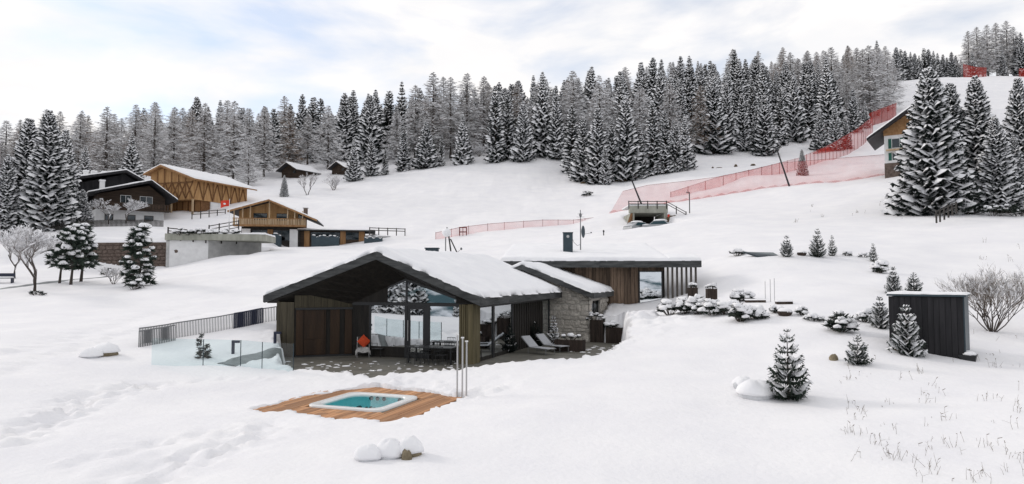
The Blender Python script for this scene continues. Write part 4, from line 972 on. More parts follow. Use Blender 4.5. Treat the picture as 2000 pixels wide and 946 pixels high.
hut('log_hut', 'smaller brown log hut half hidden beside the frosted spruces', 'hut', 662, 339, 174, 4.6, 1.5, 1.3, 6, 'brownhouse', R(-28), .3, 93, .7)
# ---- house behind the spruces ----------------------------------------------------
ho = P(1728, 333, 106)
hs = thing('white_house', 'white gabled house with timber gable and green shutters behind largest spruce', 'house', ho, R(-34))
bx(hs, 'stone_base', 'stonewall', 0, 9.5, -.1, 8, -2.0, 1.05); bx(hs, 'white_wall', 'render', .02, 9.48, 0, 7.9, 1.05, 5.4)
MB().prism([(-.02, 5.4), (9.5, 5.4), (9.5, 6.2), (4.75, 9.3), (-.02, 6.2)], -.12, 7.9).build('gable_wall', M['warm2'], hs)
for k in range(9): bx(hs, 'gable_plank', 'warm2', -.04 + max(0, (k - 2) * .62), 9.52 - max(0, (k - 2) * .62), -.17, -.125, 5.42 + k * .4, 5.78 + k * .4)
gable_roof(hs, -2.2, 4.75, 11.7, 4.95, 9.75, 4.95, -1.9, 9, .25, 'roofdark', .25, 95, 'blackhouse', .36, .5)
window(hs, 1.1, 2.1, 3.4, 4.8, -.005, shut='green', frame='whitepaint'); window(hs, 1.1, 2.1, 1.5, 2.6, -.005, shut='green', frame='whitepaint'); window(hs, 5, 6, 3.4, 4.8, -.005, shut='green', frame='whitepaint')
bx(hs, 'balcony', 'palepost', .3, 3.2, -.9, -.005, 2.95, 3.1)
# ---- retaining wall and garage ---------------------------------------------------
wl0 = P(186, 522, 77.3); wl1 = P(332, 524, 76.2)
rw = thing('retaining_wall', 'brown stone retaining wall below the snowy garden terrace', 'wall', wl0, math.atan2(wl1.y - wl0.y, wl1.x - wl0.x))
Lw = (wl1 - wl0).length; bx(rw, 'wall_core', 'stonewall', -.5, Lw, .05, .9, -2, 2.75)
rs2 = random.Random(8); STW = []
for k in range(8):
    m2 = stone_mesh(1, 1, 1, 300 + k).copy(); m2.materials.clear(); m2.materials.append(M['stonewall']); STW.append(m2)
z = -.4
while z < 2.6:
    hh = rs2.uniform(.34, .5); x = -.4
    while x < Lw:
        l = rs2.uniform(.5, 1.0); link('stone', STW[rs2.randrange(8)], rw, (x + l / 2, .05, z + hh / 2), None, (l * .97, .12, hh * .95)); x += l
    z += hh
bx(rw, 'coping_snow', 'snowcap', -.6, Lw + .1, -.1, 1.4, 2.76, 3.0, b=.09)
ga = thing('garage_portal', 'white concrete garage portal with thick grey roof slab under the railing', 'garage', GAR_O, R(8))
bx(ga, 'front_wall', 'render', 0, 4.1, 0, .3, -.6, 3.05)
MB().slab([(4.1, .0, -.6), (8.6, 5.0, -.6), (8.6, 5.0, 3.05), (4.1, .0, 3.05)], (.1, .3, 0)).build('inner_wall', M['concrete'], ga)
bx(ga, 'side_wall', 'concrete', -.35, -.005, 0, 6, -1, 3.0)
MB().slab([(-.4, -.35, 3.06), (9.6, -.35, 3.06), (10.2, 1.0, 3.06), (10.2, 6, 3.06), (-.4, 6, 3.06)], (0, 0, .72)).build('roof_slab', M['concrete_g'], ga)
roof_snow(ga, [(-.4, 3.78), (10.2, 3.78)], .1, 6, .22, 96, .35)
# ---- tunnel portal ---------------------------------------------------------------
tu = thing('tunnel_portal', 'greenish concrete tunnel mouth under the snowy embankment', 'tunnel', TUN_O, 0)
bx(tu, 'lintel', 'concrete_g', -2.8, 2.7, -.4, .5, 1.75, 2.75); bx(tu, 'side_pier', 'concrete_g', -2.6, -2.1, -.3, 6, -2, 1.74); bx(tu, 'side_pier', 'concrete_g', 2.15, 2.6, -.3, 6, -2, 1.74)
bx(tu, 'inner_roof', 'concrete_g', -2.1, 2.15, .5, 7, 1.75, 2.0); bx(tu, 'back_wall', 'interior', -2.1, 2.15, 6.6, 6.9, -2, 1.74)
MB().slab([(-2.62, -.2, 1.7), (-4.0, -2.0, -1.6), (-2.62, -.2, -1.6)], (.25, -.2, 0)).build('wing_wall', M['brace'], tu)
bx(tu, 'snow_cover', 'snowcap', -2.9, 2.8, -.35, 6, 2.76, 2.98, b=.1)
bx(tu, 'signal_light', 'red', 2.65, 2.95, -.5, -.3, .6, 1.5)
MB().blob((3.3, -.3, .6), (.9, .7, .8), 3).build('rock', M['earth'], tu)
def rail_fence(name, label, pts, h=1.0, m='fencewood', cat='fence', rails=2, every=1.6, w=.06):
    """post and rail fence along world points"""
    o = Vector(pts[0]); t = thing(name, label, cat, o)
    pts = [Vector(p) - o for p in pts]
    for a, b in zip(pts[:-1], pts[1:]):
        n = max(1, int(round((b - a).length / every)))
        for k in range(n + (1 if b is pts[-1] else 0)):
            p = a.lerp(b, k / n); MB().box(p.x - w, p.x + w, p.y - w, p.y + w, p.z - .3, p.z + h).build('post', M[m], t)
        for r_ in range(rails):
            zz = h * (.95 - r_ * .42 * (2 / rails if rails > 2 else 1)); d = (b - a).normalized(); s = Vector((-d.y, d.x, 0)) * .03
            A, B = a + Vector((0, 0, zz)), b + Vector((0, 0, zz)); MB().slab([A - s, B - s, B + s, A + s], (0, 0, -.11)).build('rail', M[m], t)
    return t
rail_fence('railing', 'dark railing on top of the tunnel mouth and down its side', [P(1228, 404, 97.6), P(1302, 404, 97.6), P(1340, 425, 97)], .85, every=1.5)
rail_fence('railing', 'long dark post-and-rail fence on the garage roof slab', [P(328, 463, 76), P(402, 470, 76.3), P(462, 472, 79)], 1.1, rails=3)
rail_fence('railing', 'dark sloping post-and-rail fence beside the flagpole', [P(408, 463, 86), P(466, 452, 90)], 1.5, rails=3)
rail_fence('railing', 'dark post-and-rail fence beyond the extension low wall', [P(722, 455, 96), P(791, 457, 100)], .8, rails=2, every=1.4)
rail_fence('railing', 'dark rail fence along the barn forecourt', [P(375, 425, 112), P(440, 420, 118)], 1.0, rails=2)
rail_fence('broken_fence', 'old leaning wooden fence below the largest spruce', [P(1829, 430, 66), P(1836, 428, 66.5), P(1868, 412, 70)], .95, every=1.3)
gf = thing('picket_fence', 'low dark picket fence along the black chalet garden', 'fence', P(95, 437, 92))
o_ = gf.location
for k in range(90):
    p = P(100 + k * 2.45, 440 - .0 * k, 92 + k * .09); p.z = GZ(p.x, p.y); MB().box(p.x - .055 - o_.x, p.x + .055 - o_.x, p.y - o_.y, p.y + .04 - o_.y, p.z - .2 - o_.z, p.z + .95 - o_.z).build('picket', M['fencewood'], gf)
# ---- flag ------------------------------------------------------------------------
fp_ = P(447, 458, 88)
fg = thing('flagpole', 'white flagpole flying a red flag beside the chalet', 'flagpole', fp_)
MB().tube([(0, 0, -.5), (0, 0, 4.6)], [.05, .035], 8).build('pole', M['whitepaint'], fg)
mb = MB(); n = 8
for i in range(n + 1):
    for j in range(4):
        mb.v.append((-.03 - i * .14, .06 * math.sin(i * 1.1), 4.45 - j * .26 - .25 * (i / n) ** 1.5 * (1 if j else .4)))
for i in range(n):
    for j in range(3): k = i * 4 + j; mb.f.append((k, k + 1, k + 5, k + 4))
fl_ = mb.build('flag', M['red'], fg, True)
MB().blob((-.62, -.06, 3.95), (.16, .02, .12), 2, 8, 4).build('emblem', M['whitepaint'], fl_)
# ------------------------------------------------------------------ terrace, deck, hot tub
tp = np.array(TERR); 
mb = MB()
c0 = tp.mean(0)
pts = [Vector((x + (x - c0[0]) / np.hypot(x - c0[0], y - c0[1]) * .3, y + (y - c0[1]) / np.hypot(x - c0[0], y - c0[1]) * .3, 0)) for x, y in TERR]
import mathutils.geometry as mgeo
tri = mgeo.tessellate_polygon([pts]); mb.add([(p.x, p.y, ZT) for p in pts], [tuple(t) for t in tri])
me_ = mb.mesh('terrace', M['floor'])
import bmesh
bm_ = bmesh.new(); bm_.from_mesh(me_); bmesh.ops.recalc_face_normals(bm_, faces=bm_.faces)
if sum(f.normal.z for f in bm_.faces) < 0: bmesh.ops.reverse_faces(bm_, faces=bm_.faces)
bm_.to_mesh(me_); bm_.free()
tag(link('terrace', me_), 'brown-grey stone terrace cleared of snow', None, None, 'structure')
rg = random.Random(12); mb = MB()
for k in range(150):
    px, py = rg.uniform(560, 905), 0; py = rg.uniform(706, 732) if px < 900 else 700
    if k > 105: px = rg.uniform(1090, 1200); py = rg.uniform(674, 692)
    a, b = P(px, py, 1), P(px, py, 2); sl_ = b.z - a.z; Y = (ZT - CAM_Z) / sl_; r_ = rg.uniform(.03, .15) * (rg.random() ** .7)
    mb.blob((a.x * Y, Y, ZT + .004), (r_ * 1.4, r_, r_ * .35), k, 7, 3, .35, low=0)
tag(mb.build('snow_crumbs', M['snowcap'], None, True), 'crumbs of snow scattered over the terrace floor', 'snow', None, 'stuff')

DC = Vector((-4.8, 22.5, 0)); ZD = -.20
dk = thing('wooden_deck', 'orange-brown plank deck around the sunken hot tub', 'deck', DC, -HA)
npl = 36; x0, x1 = -2.72, 2.6; pw = (x1 - x0) / npl
shr = [MB().box(0, 1, 0, 1, -.04, 0).mesh('plank', M['deck']) for _ in range(1)]
for k in range(npl):
    xa = x0 + k * pw; rr_ = random.Random(k)
    def plank(y0, y1): 
        j = link('plank', shr[0], dk, (xa + .004, y0, ZD + rr_.uniform(-.004, .004)), None, (pw - .009, y1 - y0, 1))
    if xa + pw > -1.32 and xa < 1.32:
        cut = [-3.2, -1.33, 1.33, 3.1]; sp_ = rr_.uniform(-2.1, -1.7); plank(-2.5, sp_ - .003); plank(sp_ + .003, -1.28); plank(1.28, 3.1)
    else:
        sp_ = rr_.choice((-1.4, .2, 1.5)); plank(-2.5, sp_ - .003); plank(sp_ + .003, 3.1)
tub = thing('hot_tub', 'square white hot tub with turquoise water sunk in the wooden deck', 'hot tub', DC, -HA)
def rsq(h, r, z, n=6):
    out = []
    for cx, cy, a0 in ((h - r, -h + r, -90), (h - r, h - r, 0), (-h + r, h - r, 90), (-h + r, -h + r, 180)):
        for i in range(n + 1): a = R(a0 + 90 * i / n); out.append((cx + r * math.cos(a), cy + r * math.sin(a), z))
    return out
def loft(rings, closed_bottom=False):
    mb = MB(); n = len(rings[0])
    for r_ in rings: mb.v.extend(r_)
    for i in range(len(rings) - 1):
        for j in range(n): m_ = (j + 1) % n; mb.f.append((i * n + j, i * n + m_, (i + 1) * n + m_, (i + 1) * n + j))
    if closed_bottom: mb.f.append(tuple((len(rings) - 1) * n + j for j in range(n)))
    return mb
loft([rsq(1.34, .35, ZD - .02), rsq(1.35, .35, ZD + .055), rsq(1.32, .34, ZD + .07), rsq(1.13, .42, ZD + .068), rsq(1.08, .42, ZD + .04), rsq(1.075, .42, ZD - .03)]).build('rim', M['tub'], tub, True)
loft([rsq(1.075, .42, ZD - .03), rsq(1.03, .42, ZD - .34), rsq(.72, .35, ZD - .42), rsq(.66, .33, ZD - .80), rsq(.3, .15, ZD - .84)], True).build('shell', M['tubin'], tub, True)
mb = MB(); rp = rsq(1.07, .42, ZD + .005); mb.add(rp, [tuple(range(len(rp)))]); mb.build('water', M['water'], tub)
rj = random.Random(4)
for k in range(26):
    a = rj.uniform(0, 6.28); side_ = rj.random()
    if side_ < .6: x, y, z, r_ = rj.uniform(-.9, .9), rj.uniform(.80, .98), ZD - .36, rj.uniform(.03, .07)
    else: x, y, z, r_ = rj.uniform(-.8, .8), rj.uniform(-.6, .7), ZD - .37 if max(abs(rj.uniform(0, 1)), .5) > .7 else ZD - .79, rj.uniform(.03, .06)
    MB().tube([(x, y, z), (x, y, z + .03)], [r_, r_ * .8], 8).build('jet', M['jet'], tub)
for k, x in enumerate((-.35, -.1, .15, .75)): MB().tube([(x, .98, ZD - .05), (x, .93, ZD - .05)], .07, 8).build('jet', M['jet'], tub)

# three slim metal shower poles by the deck
for k, (px, yt, yb) in enumerate(((893, 655, 775), (903, 661, 777), (911, 668, 774))):
    p = G(px, yb); p = Vector((p.x, p.y, -.25)) if p.z < -.5 else p
    Y = p.y; h = P(px, yt, Y).z - p.z
    t = thing('metal_pole', 'slim steel pole of the trio at the corner of the deck', 'pole', p, 0, 'steel poles beside the deck')
    MB().tube([(0, 0, -.2), (0, 0, h)], .028, 8).build('shaft', M['steel'], t); MB().tube([(0, 0, h), (0, 0, h + .04)], .055, 8).build('cap', M['whitepaint'], t)
for k, (px, yt) in enumerate(((1495, 551), (1505, 547), (1513, 545))):
    p = G(px, 590); h = P(px, yt, p.y).z - p.z
    t = thing('garden_stake', 'thin pale rod of the trio standing in the upper garden', 'rod', p, 0, 'pale rods in the upper garden')
    MB().tube([(0, 0, -.2), (0, 0, h)], .016, 6).build('shaft', M['steel'], t); MB().tube([(0, 0, h), (0, 0, h + .03)], .035, 6).build('cap', M['whitepaint'], t)

# ------------------------------------------------------------------ terrace furniture
def onT(px, py):
    a, b = P(px, py, 1), P(px, py, 2); Y = (ZT - CAM_Z) / (b.z - a.z); return Vector((a.x * Y, Y, ZT))
def lounger(loc, rz, label):
    t = thing('sun_lounger', label, 'sun lounger', loc, rz)
    for sx in (-.32, .32):
        MB().tube([(sx, -.95, .30), (sx, .35, .32)], .02, 6).build('side_rail', M['barmetal'], t); MB().tube([(sx, .35, .32), (sx, 1.0, .82)], .02, 6).build('back_rail', M['barmetal'], t)
    for sx in (-.32, .32):
        for sy in (-.85, .45): MB().tube([(sx, sy, 0), (sx, sy, .31)], .018, 6).build('leg', M['barmetal'], t)
    MB().box(-.30, .30, -.95, .35, .31, .335).build('seat', M['sling'], t)
    MB().slab([(-.30, .36, .33), (.30, .36, .33), (.30, 1.0, .84), (-.30, 1.0, .84)], (0, -.015, .02)).build('backrest', M['sling'], t)
p = onT(1052, 691); lounger(p, R(42), 'light grey sun lounger next to the snowy terrace edge')
p = onT(1078, 687); lounger(p + Vector((.05, .25, 0)), R(42), 'light grey sun lounger beside the dark planter box')
def armchair(loc, rz, label, mseat='blackmetal', cushion=False):
    t = thing('armchair', label, 'chair', loc, rz)
    for sx in (-.29, .29):
        MB().tube([(sx, -.28, 0), (sx, -.28, .62), (sx, .25, .62)], .017, 6).build('front_leg', M['steel'], t); MB().tube([(sx, .30, 0), (sx, .26, .45), (sx, .36, .95)], .017, 6).build('rear_leg', M['steel'], t)
    MB().tube([(-.29, -.28, .22), (.29, -.28, .22)], .012, 6).build('stretcher', M['steel'], t)
    MB().bbox(-.29, .29, -.28, .28, .38, .44, .03).build('seat', M[mseat], t)
    MB().slab([(-.29, .27, .45), (.29, .27, .45), (.29, .37, .97), (-.29, .37, .97)], (0, .03, 0)).build('backrest', M['post'], t)
    return t
ac = onT(709, 697); armchair(ac, R(12), 'metal-framed armchair with fleece on the porch', 'fur')
th_ = thing('fleece_throw', 'pale grey fleece throw hanging over the armchair seat', 'throw', ac, R(12))
mb = MB(); n = 10
for i in range(n + 1):
    for j in range(n + 1):
        u, v = i / n - .5, j / n - .5; x = u * .74; y = v * .62 - .04; z = .46 + .03 * math.sin(9 * u + 4 * v); 
        if abs(u) > .38: z -= (abs(u) - .38) * 1.4
        if v < -.36: z -= (-.36 - v) * 1.5
        mb.v.append((x, y, z))
for i in range(n):
    for j in range(n): k = i * (n + 1) + j; mb.f.append((k, k + n + 1, k + n + 2, k + 1))
mb.build('cloth', M['fur'], th_, True)
cu = thing('cushion', 'orange-red square cushion standing on its corner in the armchair', 'cushion', ac + Vector((.02, .06, .76)), R(12))
mb = MB(); n = 8
for sgn in (-1, 1):
    base = len(mb.v)
    for i in range(n + 1):
        for j in range(n + 1):
            u, v = i / n * 2 - 1, j / n * 2 - 1; th = .085 * (1 - u * u) ** .6 * (1 - v * v) ** .6; mb.v.append((u * .24, sgn * th, v * .24))
    for i in range(n):
        for j in range(n): k = base + i * (n + 1) + j; q_ = (k, k + n + 1, k + n + 2, k + 1); mb.f.append(q_ if sgn < 0 else q_[::-1])
mb.build('cover', M['cushion'], cu, True, rot=(R(-14), R(44), 0))
st = onT(740, 697)
t = thing('side_table', 'small black side table between armchair and pod chair', 'side table', st, R(-20))
MB().bbox(-.28, .28, -.28, .28, .40, .43, .01).build('table_top', M['blackmetal'], t)
for sx in (-.25, .25):
    for sy in (-.25, .25): MB().tube([(sx, sy, 0), (sx, sy, .41)], .015, 6).build('leg', M['blackmetal'], t)
# dark pod-shaped lounge chair
pd = onT(758, 693); t = thing('pod_chair', 'black wicker pod lounge chair against the pavilion glass', 'chair', pd + Vector((0, .1, 0)), R(-35)); t.scale = (.95, .95, .68)
mb = MB(); rows_, n = 9, 14
for i in range(rows_ + 1):
    a = i / rows_
    for j in range(n + 1):
        b = R(-125 + 250 * j / n) + R(90); rr_ = (.34 + .22 * math.sin(a * 2.4)) * (1.0 - .25 * max(0, a - .75) * 4 * .5)
        hgt = .18 + a * (.45 + .75 * (math.cos((j / n - .5) * math.pi) ** 1.5 if abs(j / n - .5) < .5 else 0))
        mb.v.append((rr_ * math.cos(b), rr_ * math.sin(b), hgt))
for i in range(rows_):
    for j in range(n): k = i * (n + 1) + j; mb.f.append((k, k + 1, k + n + 2, k + n + 1))
mb.build('shell', M['wicker'], t, True); MB().blob((0, 0, .34), (.42, .42, .10), 5, 12, 5, .05).build('seat_pad', M['wicker'], t, True)
for a in range(4): MB().tube([(.3 * math.cos(a * 1.57 + .8), .3 * math.sin(a * 1.57 + .8), 0), (.25 * math.cos(a * 1.57 + .8), .25 * math.sin(a * 1.57 + .8), .3)], .018, 6).build('leg', M['blackmetal'], t)
# dining table and chairs
tb = onT(846, 709); t = thing('dining_table', 'long black outdoor dining table in front of the glass door', 'table', tb, -HA)
MB().bbox(-1.15, 1.15, -.45, .45, .71, .75, .015).build('table_top', M['blackmetal'], t)
for sx in (-1.08, 1.08):
    for sy in (-.38, .38): MB().box(sx - .035, sx + .035, sy - .035, sy + .035, 0, .705).build('leg', M['blackmetal'], t)
def dchair(lx, ly, rz, label):
    w_ = tb + HX * lx + HY * ly; c_ = thing('dining_chair', label, 'chair', w_, rz, 'black chairs at the dining table')
    for sx in (-.2, .2):
        for sy in (-.2, .2): MB().tube([(sx * 1.1, sy * 1.15, 0), (sx * .85, sy * .85, .44)], .013, 6).build('leg', M['blackmetal'], c_)
    MB().bbox(-.23, .23, -.22, .22, .44, .47, .015).build('seat', M['wicker'], c_)
    for k in range(6): MB().tube([(-.2 + k * .08, .21, .46), (-.22 + k * .088, .29, .84)], .009, 5).build('back_rod', M['blackmetal'], c_)
    MB().tube([(-.24, .29, .84), (0, .31, .86), (.24, .29, .84)], .015, 6).build('top_rail', M['blackmetal'], c_)
for lx in (-.72, 0, .72):
    dchair(lx, -.66, -HA + math.pi, 'black wire-backed dining chair on the lawn side of the table'); dchair(lx, .62, -HA, 'black wire-backed dining chair on the glass side of the table')
# planters
def planter(px, py, w, d, h, label, rz=-HA, loc=None):
    p = loc or onT(px, py); t = thing('planter_box', label, 'planter', p, rz)
    n = max(3, int(w / .12))
    for k in range(n): bx(t, 'slat', 'wingwood' if 0 else 'darkwood2', -w / 2 + k * w / n, -w / 2 + (k + .93) * w / n, -.012 * (k % 2), .03, 0, h)
    nd = max(3, int(d / .12))
    for k in range(nd):
        bx(t, 'slat', 'darkwood2', w / 2 - .03, w / 2 + .012 * (k % 2), .03 + k * (d - .03) / nd, .03 + (k + .93) * (d - .03) / nd, 0, h); bx(t, 'slat', 'darkwood2', -w / 2 - .012 * (k % 2), -w / 2 + .03, .03 + k * (d - .03) / nd, .03 + (k + .93) * (d - .03) / nd, 0, h)
    bx(t, 'soil', 'earth', -w / 2 + .035, w / 2 - .035, .035, d, .0, h - .06)
    return p
M['darkwood2'] = mat('dark_brown_slats', (0.022, 0.016, 0.013), 0.8, (0.06, 0.043, 0.035), 4, GR)
def clumps(seed, n, rx, ry, z0, z1, r0, r1):
    r_ = random.Random(seed); out = []
    for k in range(n):
        a, q_ = r_.uniform(0, 6.28), r_.random() ** .5; out.append((rx * q_ * math.cos(a), ry * q_ * math.sin(a), z0 + (z1 - z0) * math.sqrt(max(0, 1 - q_ * q_)) * r_.uniform(.35, 1.0), r_.uniform(r0, r1)))
    return out
SHN = ('stem', 'crown', 'snow_cover')
p = planter(1110, 687, 1.55, .7, .62, 'long dark timber planter behind the sun loungers')
plant('snowy_shrub', tuft_meshes(1, clumps(1, 7, .6, .25, .05, .2, .12, .2), 24, .16, 1), 'round snow-capped shrub growing in the long planter', 'shrub', p + Vector((.15, .35, .6)), names=SHN)
p = planter(1165, 669, .8, .8, 1.35, 'tall dark timber planter at the stone annex corner')
plant('snowy_shrub', tuft_meshes(2, clumps(2, 9, .5, .4, .1, .55, .14, .26), 24, .16, 1), 'snow-heaped shrub spilling from the tall planter', 'shrub', p + Vector((.0, .4, 1.25)), names=SHN)
p = planter(1200, 671, 1.05, .8, .95, 'lower dark timber planter next to the tall planter')
plant('snowy_shrub', tuft_meshes(3, clumps(3, 10, .6, .4, .05, .3, .13, .24), 24, .16, 1), 'snow-covered trailing shrub in the lower planter', 'shrub', p + Vector((0, .4, .9)), names=SHN)
# hanging chair by the stone wall
hc = onT(1098, 664); t = thing('hanging_chair', 'black wicker hanging chair on a rope beside the stone wall', 'chair', hc + Vector((0, .2, 0)), R(-25))
mb = MB(); n = 16; prof_ = [(0.02, .38), (.28, .42), (.42, .66), (.46, 1.0), (.40, 1.35), (.26, 1.62), (.04, 1.74)]
for r_, z_ in prof_:
    for j in range(n + 1): b = R(-60 + 300 * j / n); mb.v.append((r_ * math.cos(b), r_ * math.sin(b), z_))
for i in range(len(prof_) - 1):
    for j in range(n): k = i * (n + 1) + j; mb.f.append((k, k + 1, k + n + 2, k + n + 1))
mb.build('basket', M['wicker'], t, True)
for sx in (-.3, .3): MB().tube([(sx, 0, 1.45), (0, 0, 2.6)], .014, 5).build('rope', M['blackmetal'], t)
# potted firs on the terrace
FIR = [spruce_meshes(90 + k, 2.0, rr_, lv, pr, dr_, sn, 8, .04, .35, .30, 'needle_g') for k, (rr_, lv, pr, dr_, sn) in enumerate([(.74, 14, 8, .0, .38), (.66, 12, 8, -.2, .45), (.9, 11, 8, -.15, .5), (.6, 13, 7, -.1, .35), (.8, 10, 8, -.3, .5)])]
FIRD = spruce_meshes(95, 2.0, .8, 15, 10, .1, .05, 8, .04, .3, .32, 'needle')
plant('fir_tree', FIRD, 'dark snow-free fir standing against the side window', 'tree', onT(985, 690) + Vector((.15, .3, 0)), 1.0, .88)
plant('fir_tree', FIRD, 'dark low fir beside the slatted wall', 'tree', onT(1040, 678) + Vector((.2, .4, 0)), 2.0, (.9, .9, .72))
plant('fir_tree', spruce_meshes(96, 2.0, .62, 12, 9, .3, 1.0, 8, .04, .2, .4, 'needle_g'), 'small fir under a thick white snow hood', 'tree', onT(1080, 672) + Vector((.05, .25, 0)), .5, .88)

# ------------------------------------------------------------------ fence, balustrade, path lights
f0 = G(270, 668); f0 = P(272, 668, 33); f1 = P(545, 655, 38.0)
def zt_(px, yt, Y): return P(px, yt, Y).z
fe = thing('bar_railing', 'long grey railing of slim upright bars on the snow beside the pavilion', 'railing', (0, 0, 0))
barm = MB().box(-.014, .014, -.014, .014, 0, 1).mesh('bar', M['barmetal']); barn = MB().box(-.014, .014, -.014, .014, 0, 1).mesh('slat', M['navymetal'])
def bars(parent, nm, me_, n, pa, pb, Ya, Yb, w, hgt, railm):
    rail = []
    for k in range(n):
        u = k / (n - 1); px = pa + (pb - pa) * u; Y = Ya + (Yb - Ya) * u; x = P(px, 650, Y).x; z = GZ(x, Y)
        link(nm, me_, parent, (x, Y, z - .25), None, (w, w, hgt + .25)); rail.append(Vector((x, Y, z + hgt)))
    for q in range(3): rail = [rail[0]] + [(a + b + c) / 3 for a, b, c in zip(rail[:-2], rail[1:-1], rail[2:])] + [rail[-1]]
    MB().tube(rail, .03, 6).build('top_rail' if nm == 'bar' else 'gate_rail', M[railm], parent)
bars(fe, 'bar', barm, 92, 272, 548, 32.2, 37.2, 1, .74, 'barmetal')
bars(fe, 'bar', barm, 22, 272, 342, 31.6, 33.0, 1.3, .74, 'barmetal')
gt = thing('slatted_gate', 'dark navy slatted gate standing in the bar railing', 'gate', (0, 0, 0))
bars(gt, 'slat', barn, 17, 457, 512, 35.4, 36.4, 2.2, .78, 'navymetal')
gb = thing('glass_balustrade', 'frameless glass balustrade along the terrace corner', 'balustrade', (0, 0, 0))
edge = [(295, 713), (397, 714), (470, 716), (512, 720), (573, 724)]
tops = [(296, 669), (398, 663), (470, 664), (512, 673), (573, 682)]
W_ = []
for (px, py), (tx, ty) in zip(edge, tops):
    W_.append(G(px, py))
for k in range(4):
    a, b = W_[k], W_[k + 1]; d = (b - a).normalized(); a, b = a + d * .012, b - d * .012; s = Vector((-d.y, d.x, 0)) * .008
    pane = MB().slab([a - s - Vector((0, 0, .3)), b - s - Vector((0, 0, .3)), b - s + Vector((0, 0, 1.08)), a - s + Vector((0, 0, 1.08))], s * 2).build('glass_panel', M['bglass'], gb)
    e0 = MB().box(b.x - .008, b.x + .012, b.y - .02, b.y + .02, b.z - .2, b.z + 1.08).build('panel_edge', M['teal'], gb)
for k, (px, yb, yt) in enumerate(((455, 692, 665), (537, 670, 648))):
    p = G(px, yb); h = P(px, yt, p.y).z - p.z; t = thing('path_light', ['navy hooked path light near the glass balustrade', 'navy hooked path light near the bar railing'][k], 'path light', p, R(-10))
    MB().box(-.05, .05, -.05, .05, -.2, h).build('post', M['navymetal'], t); MB().box(.051, .30, -.05, .05, h - .11, h).build('lamp_head', M['navymetal'], t)
def column(px, yb, yt, rad, label, seed):
    p = G(px, yb); h = P(px, yt, p.y).z - p.z; r_ = random.Random(seed)
    cl = [(r_.uniform(-1, 1) * rad * .4, r_.uniform(-1, 1) * rad * .4, h * (i + .4) / 11, rad * (1 - .45 * (i / 11) ** 2) * r_.uniform(.6, .9)) for i in range(11)]
    plant('columnar_conifer', tuft_meshes(seed, cl, 34, .16, .3, None, 'needle_g', .6), label, 'conifer', p, 0, 1, None, SHN)
column(390, 701, 652, .24, 'taller slim conifer with snowy top behind the glass', 201); column(404, 700, 672, .24, 'short slim conifer behind the glass', 202)

# ------------------------------------------------------------------ garden plants and rocks
def fir(px, yb, yt, v, label, wd=1.0, rz=0.0):
    p = G(px, yb); h = P(px, yt, p.y).z - p.z; s = h / 2.0
    plant('fir_tree', FIR[v], label, 'tree', p, rz, (s * wd, s * wd, s))
fir(1540, 781, 640, 0, 'dark young fir standing alone on the lawn', 1.0)
fir(1676, 712, 652, 2, 'small open young fir below the dark shed', 1.15, 2)
fir(1537, 502, 458, 4, 'little fir beside the sunken skylight', 1.0, 1)
fir(1597, 502, 446, 0, 'tallest little fir of the upper garden row', 1.0, 2)
fir(1626, 500, 458, 3, 'slender little fir next to the tallest of the row', .9, 3)
fir(1706, 512, 474, 1, 'little fir at the end of the upper garden row', .9, 4)
fir(1785, 572, 531, 2, 'wide little fir behind the shed roof', 1.1, 1)
PINE = spruce_meshes(97, 2.0, .82, 13, 11, .05, 1.0, 9, .02, .3, .36, 'needle_g')
def firs(px, yb, yt, ms, label, wd, rz):
    p = G(px, yb); h = P(px, yt, p.y).z - p.z; s = h / 2.0
    plant('pine_tree', ms, label, 'tree', p, rz, (s * wd, s * wd, s))
def bush(px, py, w, h, label, seed, n=14, cap=.9, kind='snowy_shrub', rr=(.16, .26), group=None):
    p = G(px, py); k = p.y / 1333; W2, H2 = w * k / 2, h * k
    plant(kind, tuft_meshes(seed, clumps(seed, int(n * 1.7), W2 * .82, W2 * .75, H2 * .06, H2 * .78, rr[0] * H2 + .06, rr[1] * H2 + .10), 30, .16, cap, None, 'leafdark', .84), label, 'shrub', p, 0, 1, group, SHN)
bush(1448, 588, 44, 26, 'round evergreen bush on the upper ledge beside the box planters', 301, 16)
BR = 'snow-heaped low shrub in the row in front of the wing porch'; BG = 'snow-heaped shrubs in front of the wing'
for k, (px, py, w, h) in enumerate(((1308, 614, 52, 30), (1336, 614, 50, 32), (1364, 613, 52, 36), (1392, 615, 50, 33), (1416, 615, 46, 30), (1430, 606, 34, 24))): bush(px, py, w, h, BR, 310 + k, 10, 1, group=BG)
bush(1446, 628, 42, 40, 'tall open shrub with snowy base below the box planters', 320, 18, .7)
bush(1477, 622, 44, 26, 'broad snowy shrub next to the round stone bowl', 321, 14, 1)
bush(1518, 612, 24, 18, 'small snowy shrub between ledge slab and stone bowl', 322, 7, 1)
bush(1568, 616, 30, 18, 'small snowy shrub past the round stone bowl', 323, 8, 1)
bush(1590, 626, 40, 14, 'flat snowy ground shrub on the slope', 324, 9, .9)
bush(1640, 648, 62, 40, 'spreading dwarf pine half under snow', 325, 20, .6)
bush(1690, 630, 40, 22, 'low snowy shrub beside the dwarf pine', 326, 10, .9)
firs(1719, 640, 578, PINE, 'bushy snow-laden pine at the shed corner', 1.0, 3)
firs(1772, 692, 594, PINE, 'large snow-laden pine in front of the dark shed', 1.0, 1)
firs(1745, 574, 520, PINE, 'snowy dwarf pine on the bank behind the shed', .9, 2)
bush(1718, 533, 26, 26, 'small snowy pine on the upper bank', 330, 10, .8)
bush(1440, 500, 36, 16, 'low snowy shrub beside the skylight slab', 331, 10, .9)
bush(1652, 500, 22, 10, 'tiny snowy shrub behind the little firs', 332, 6, .9)
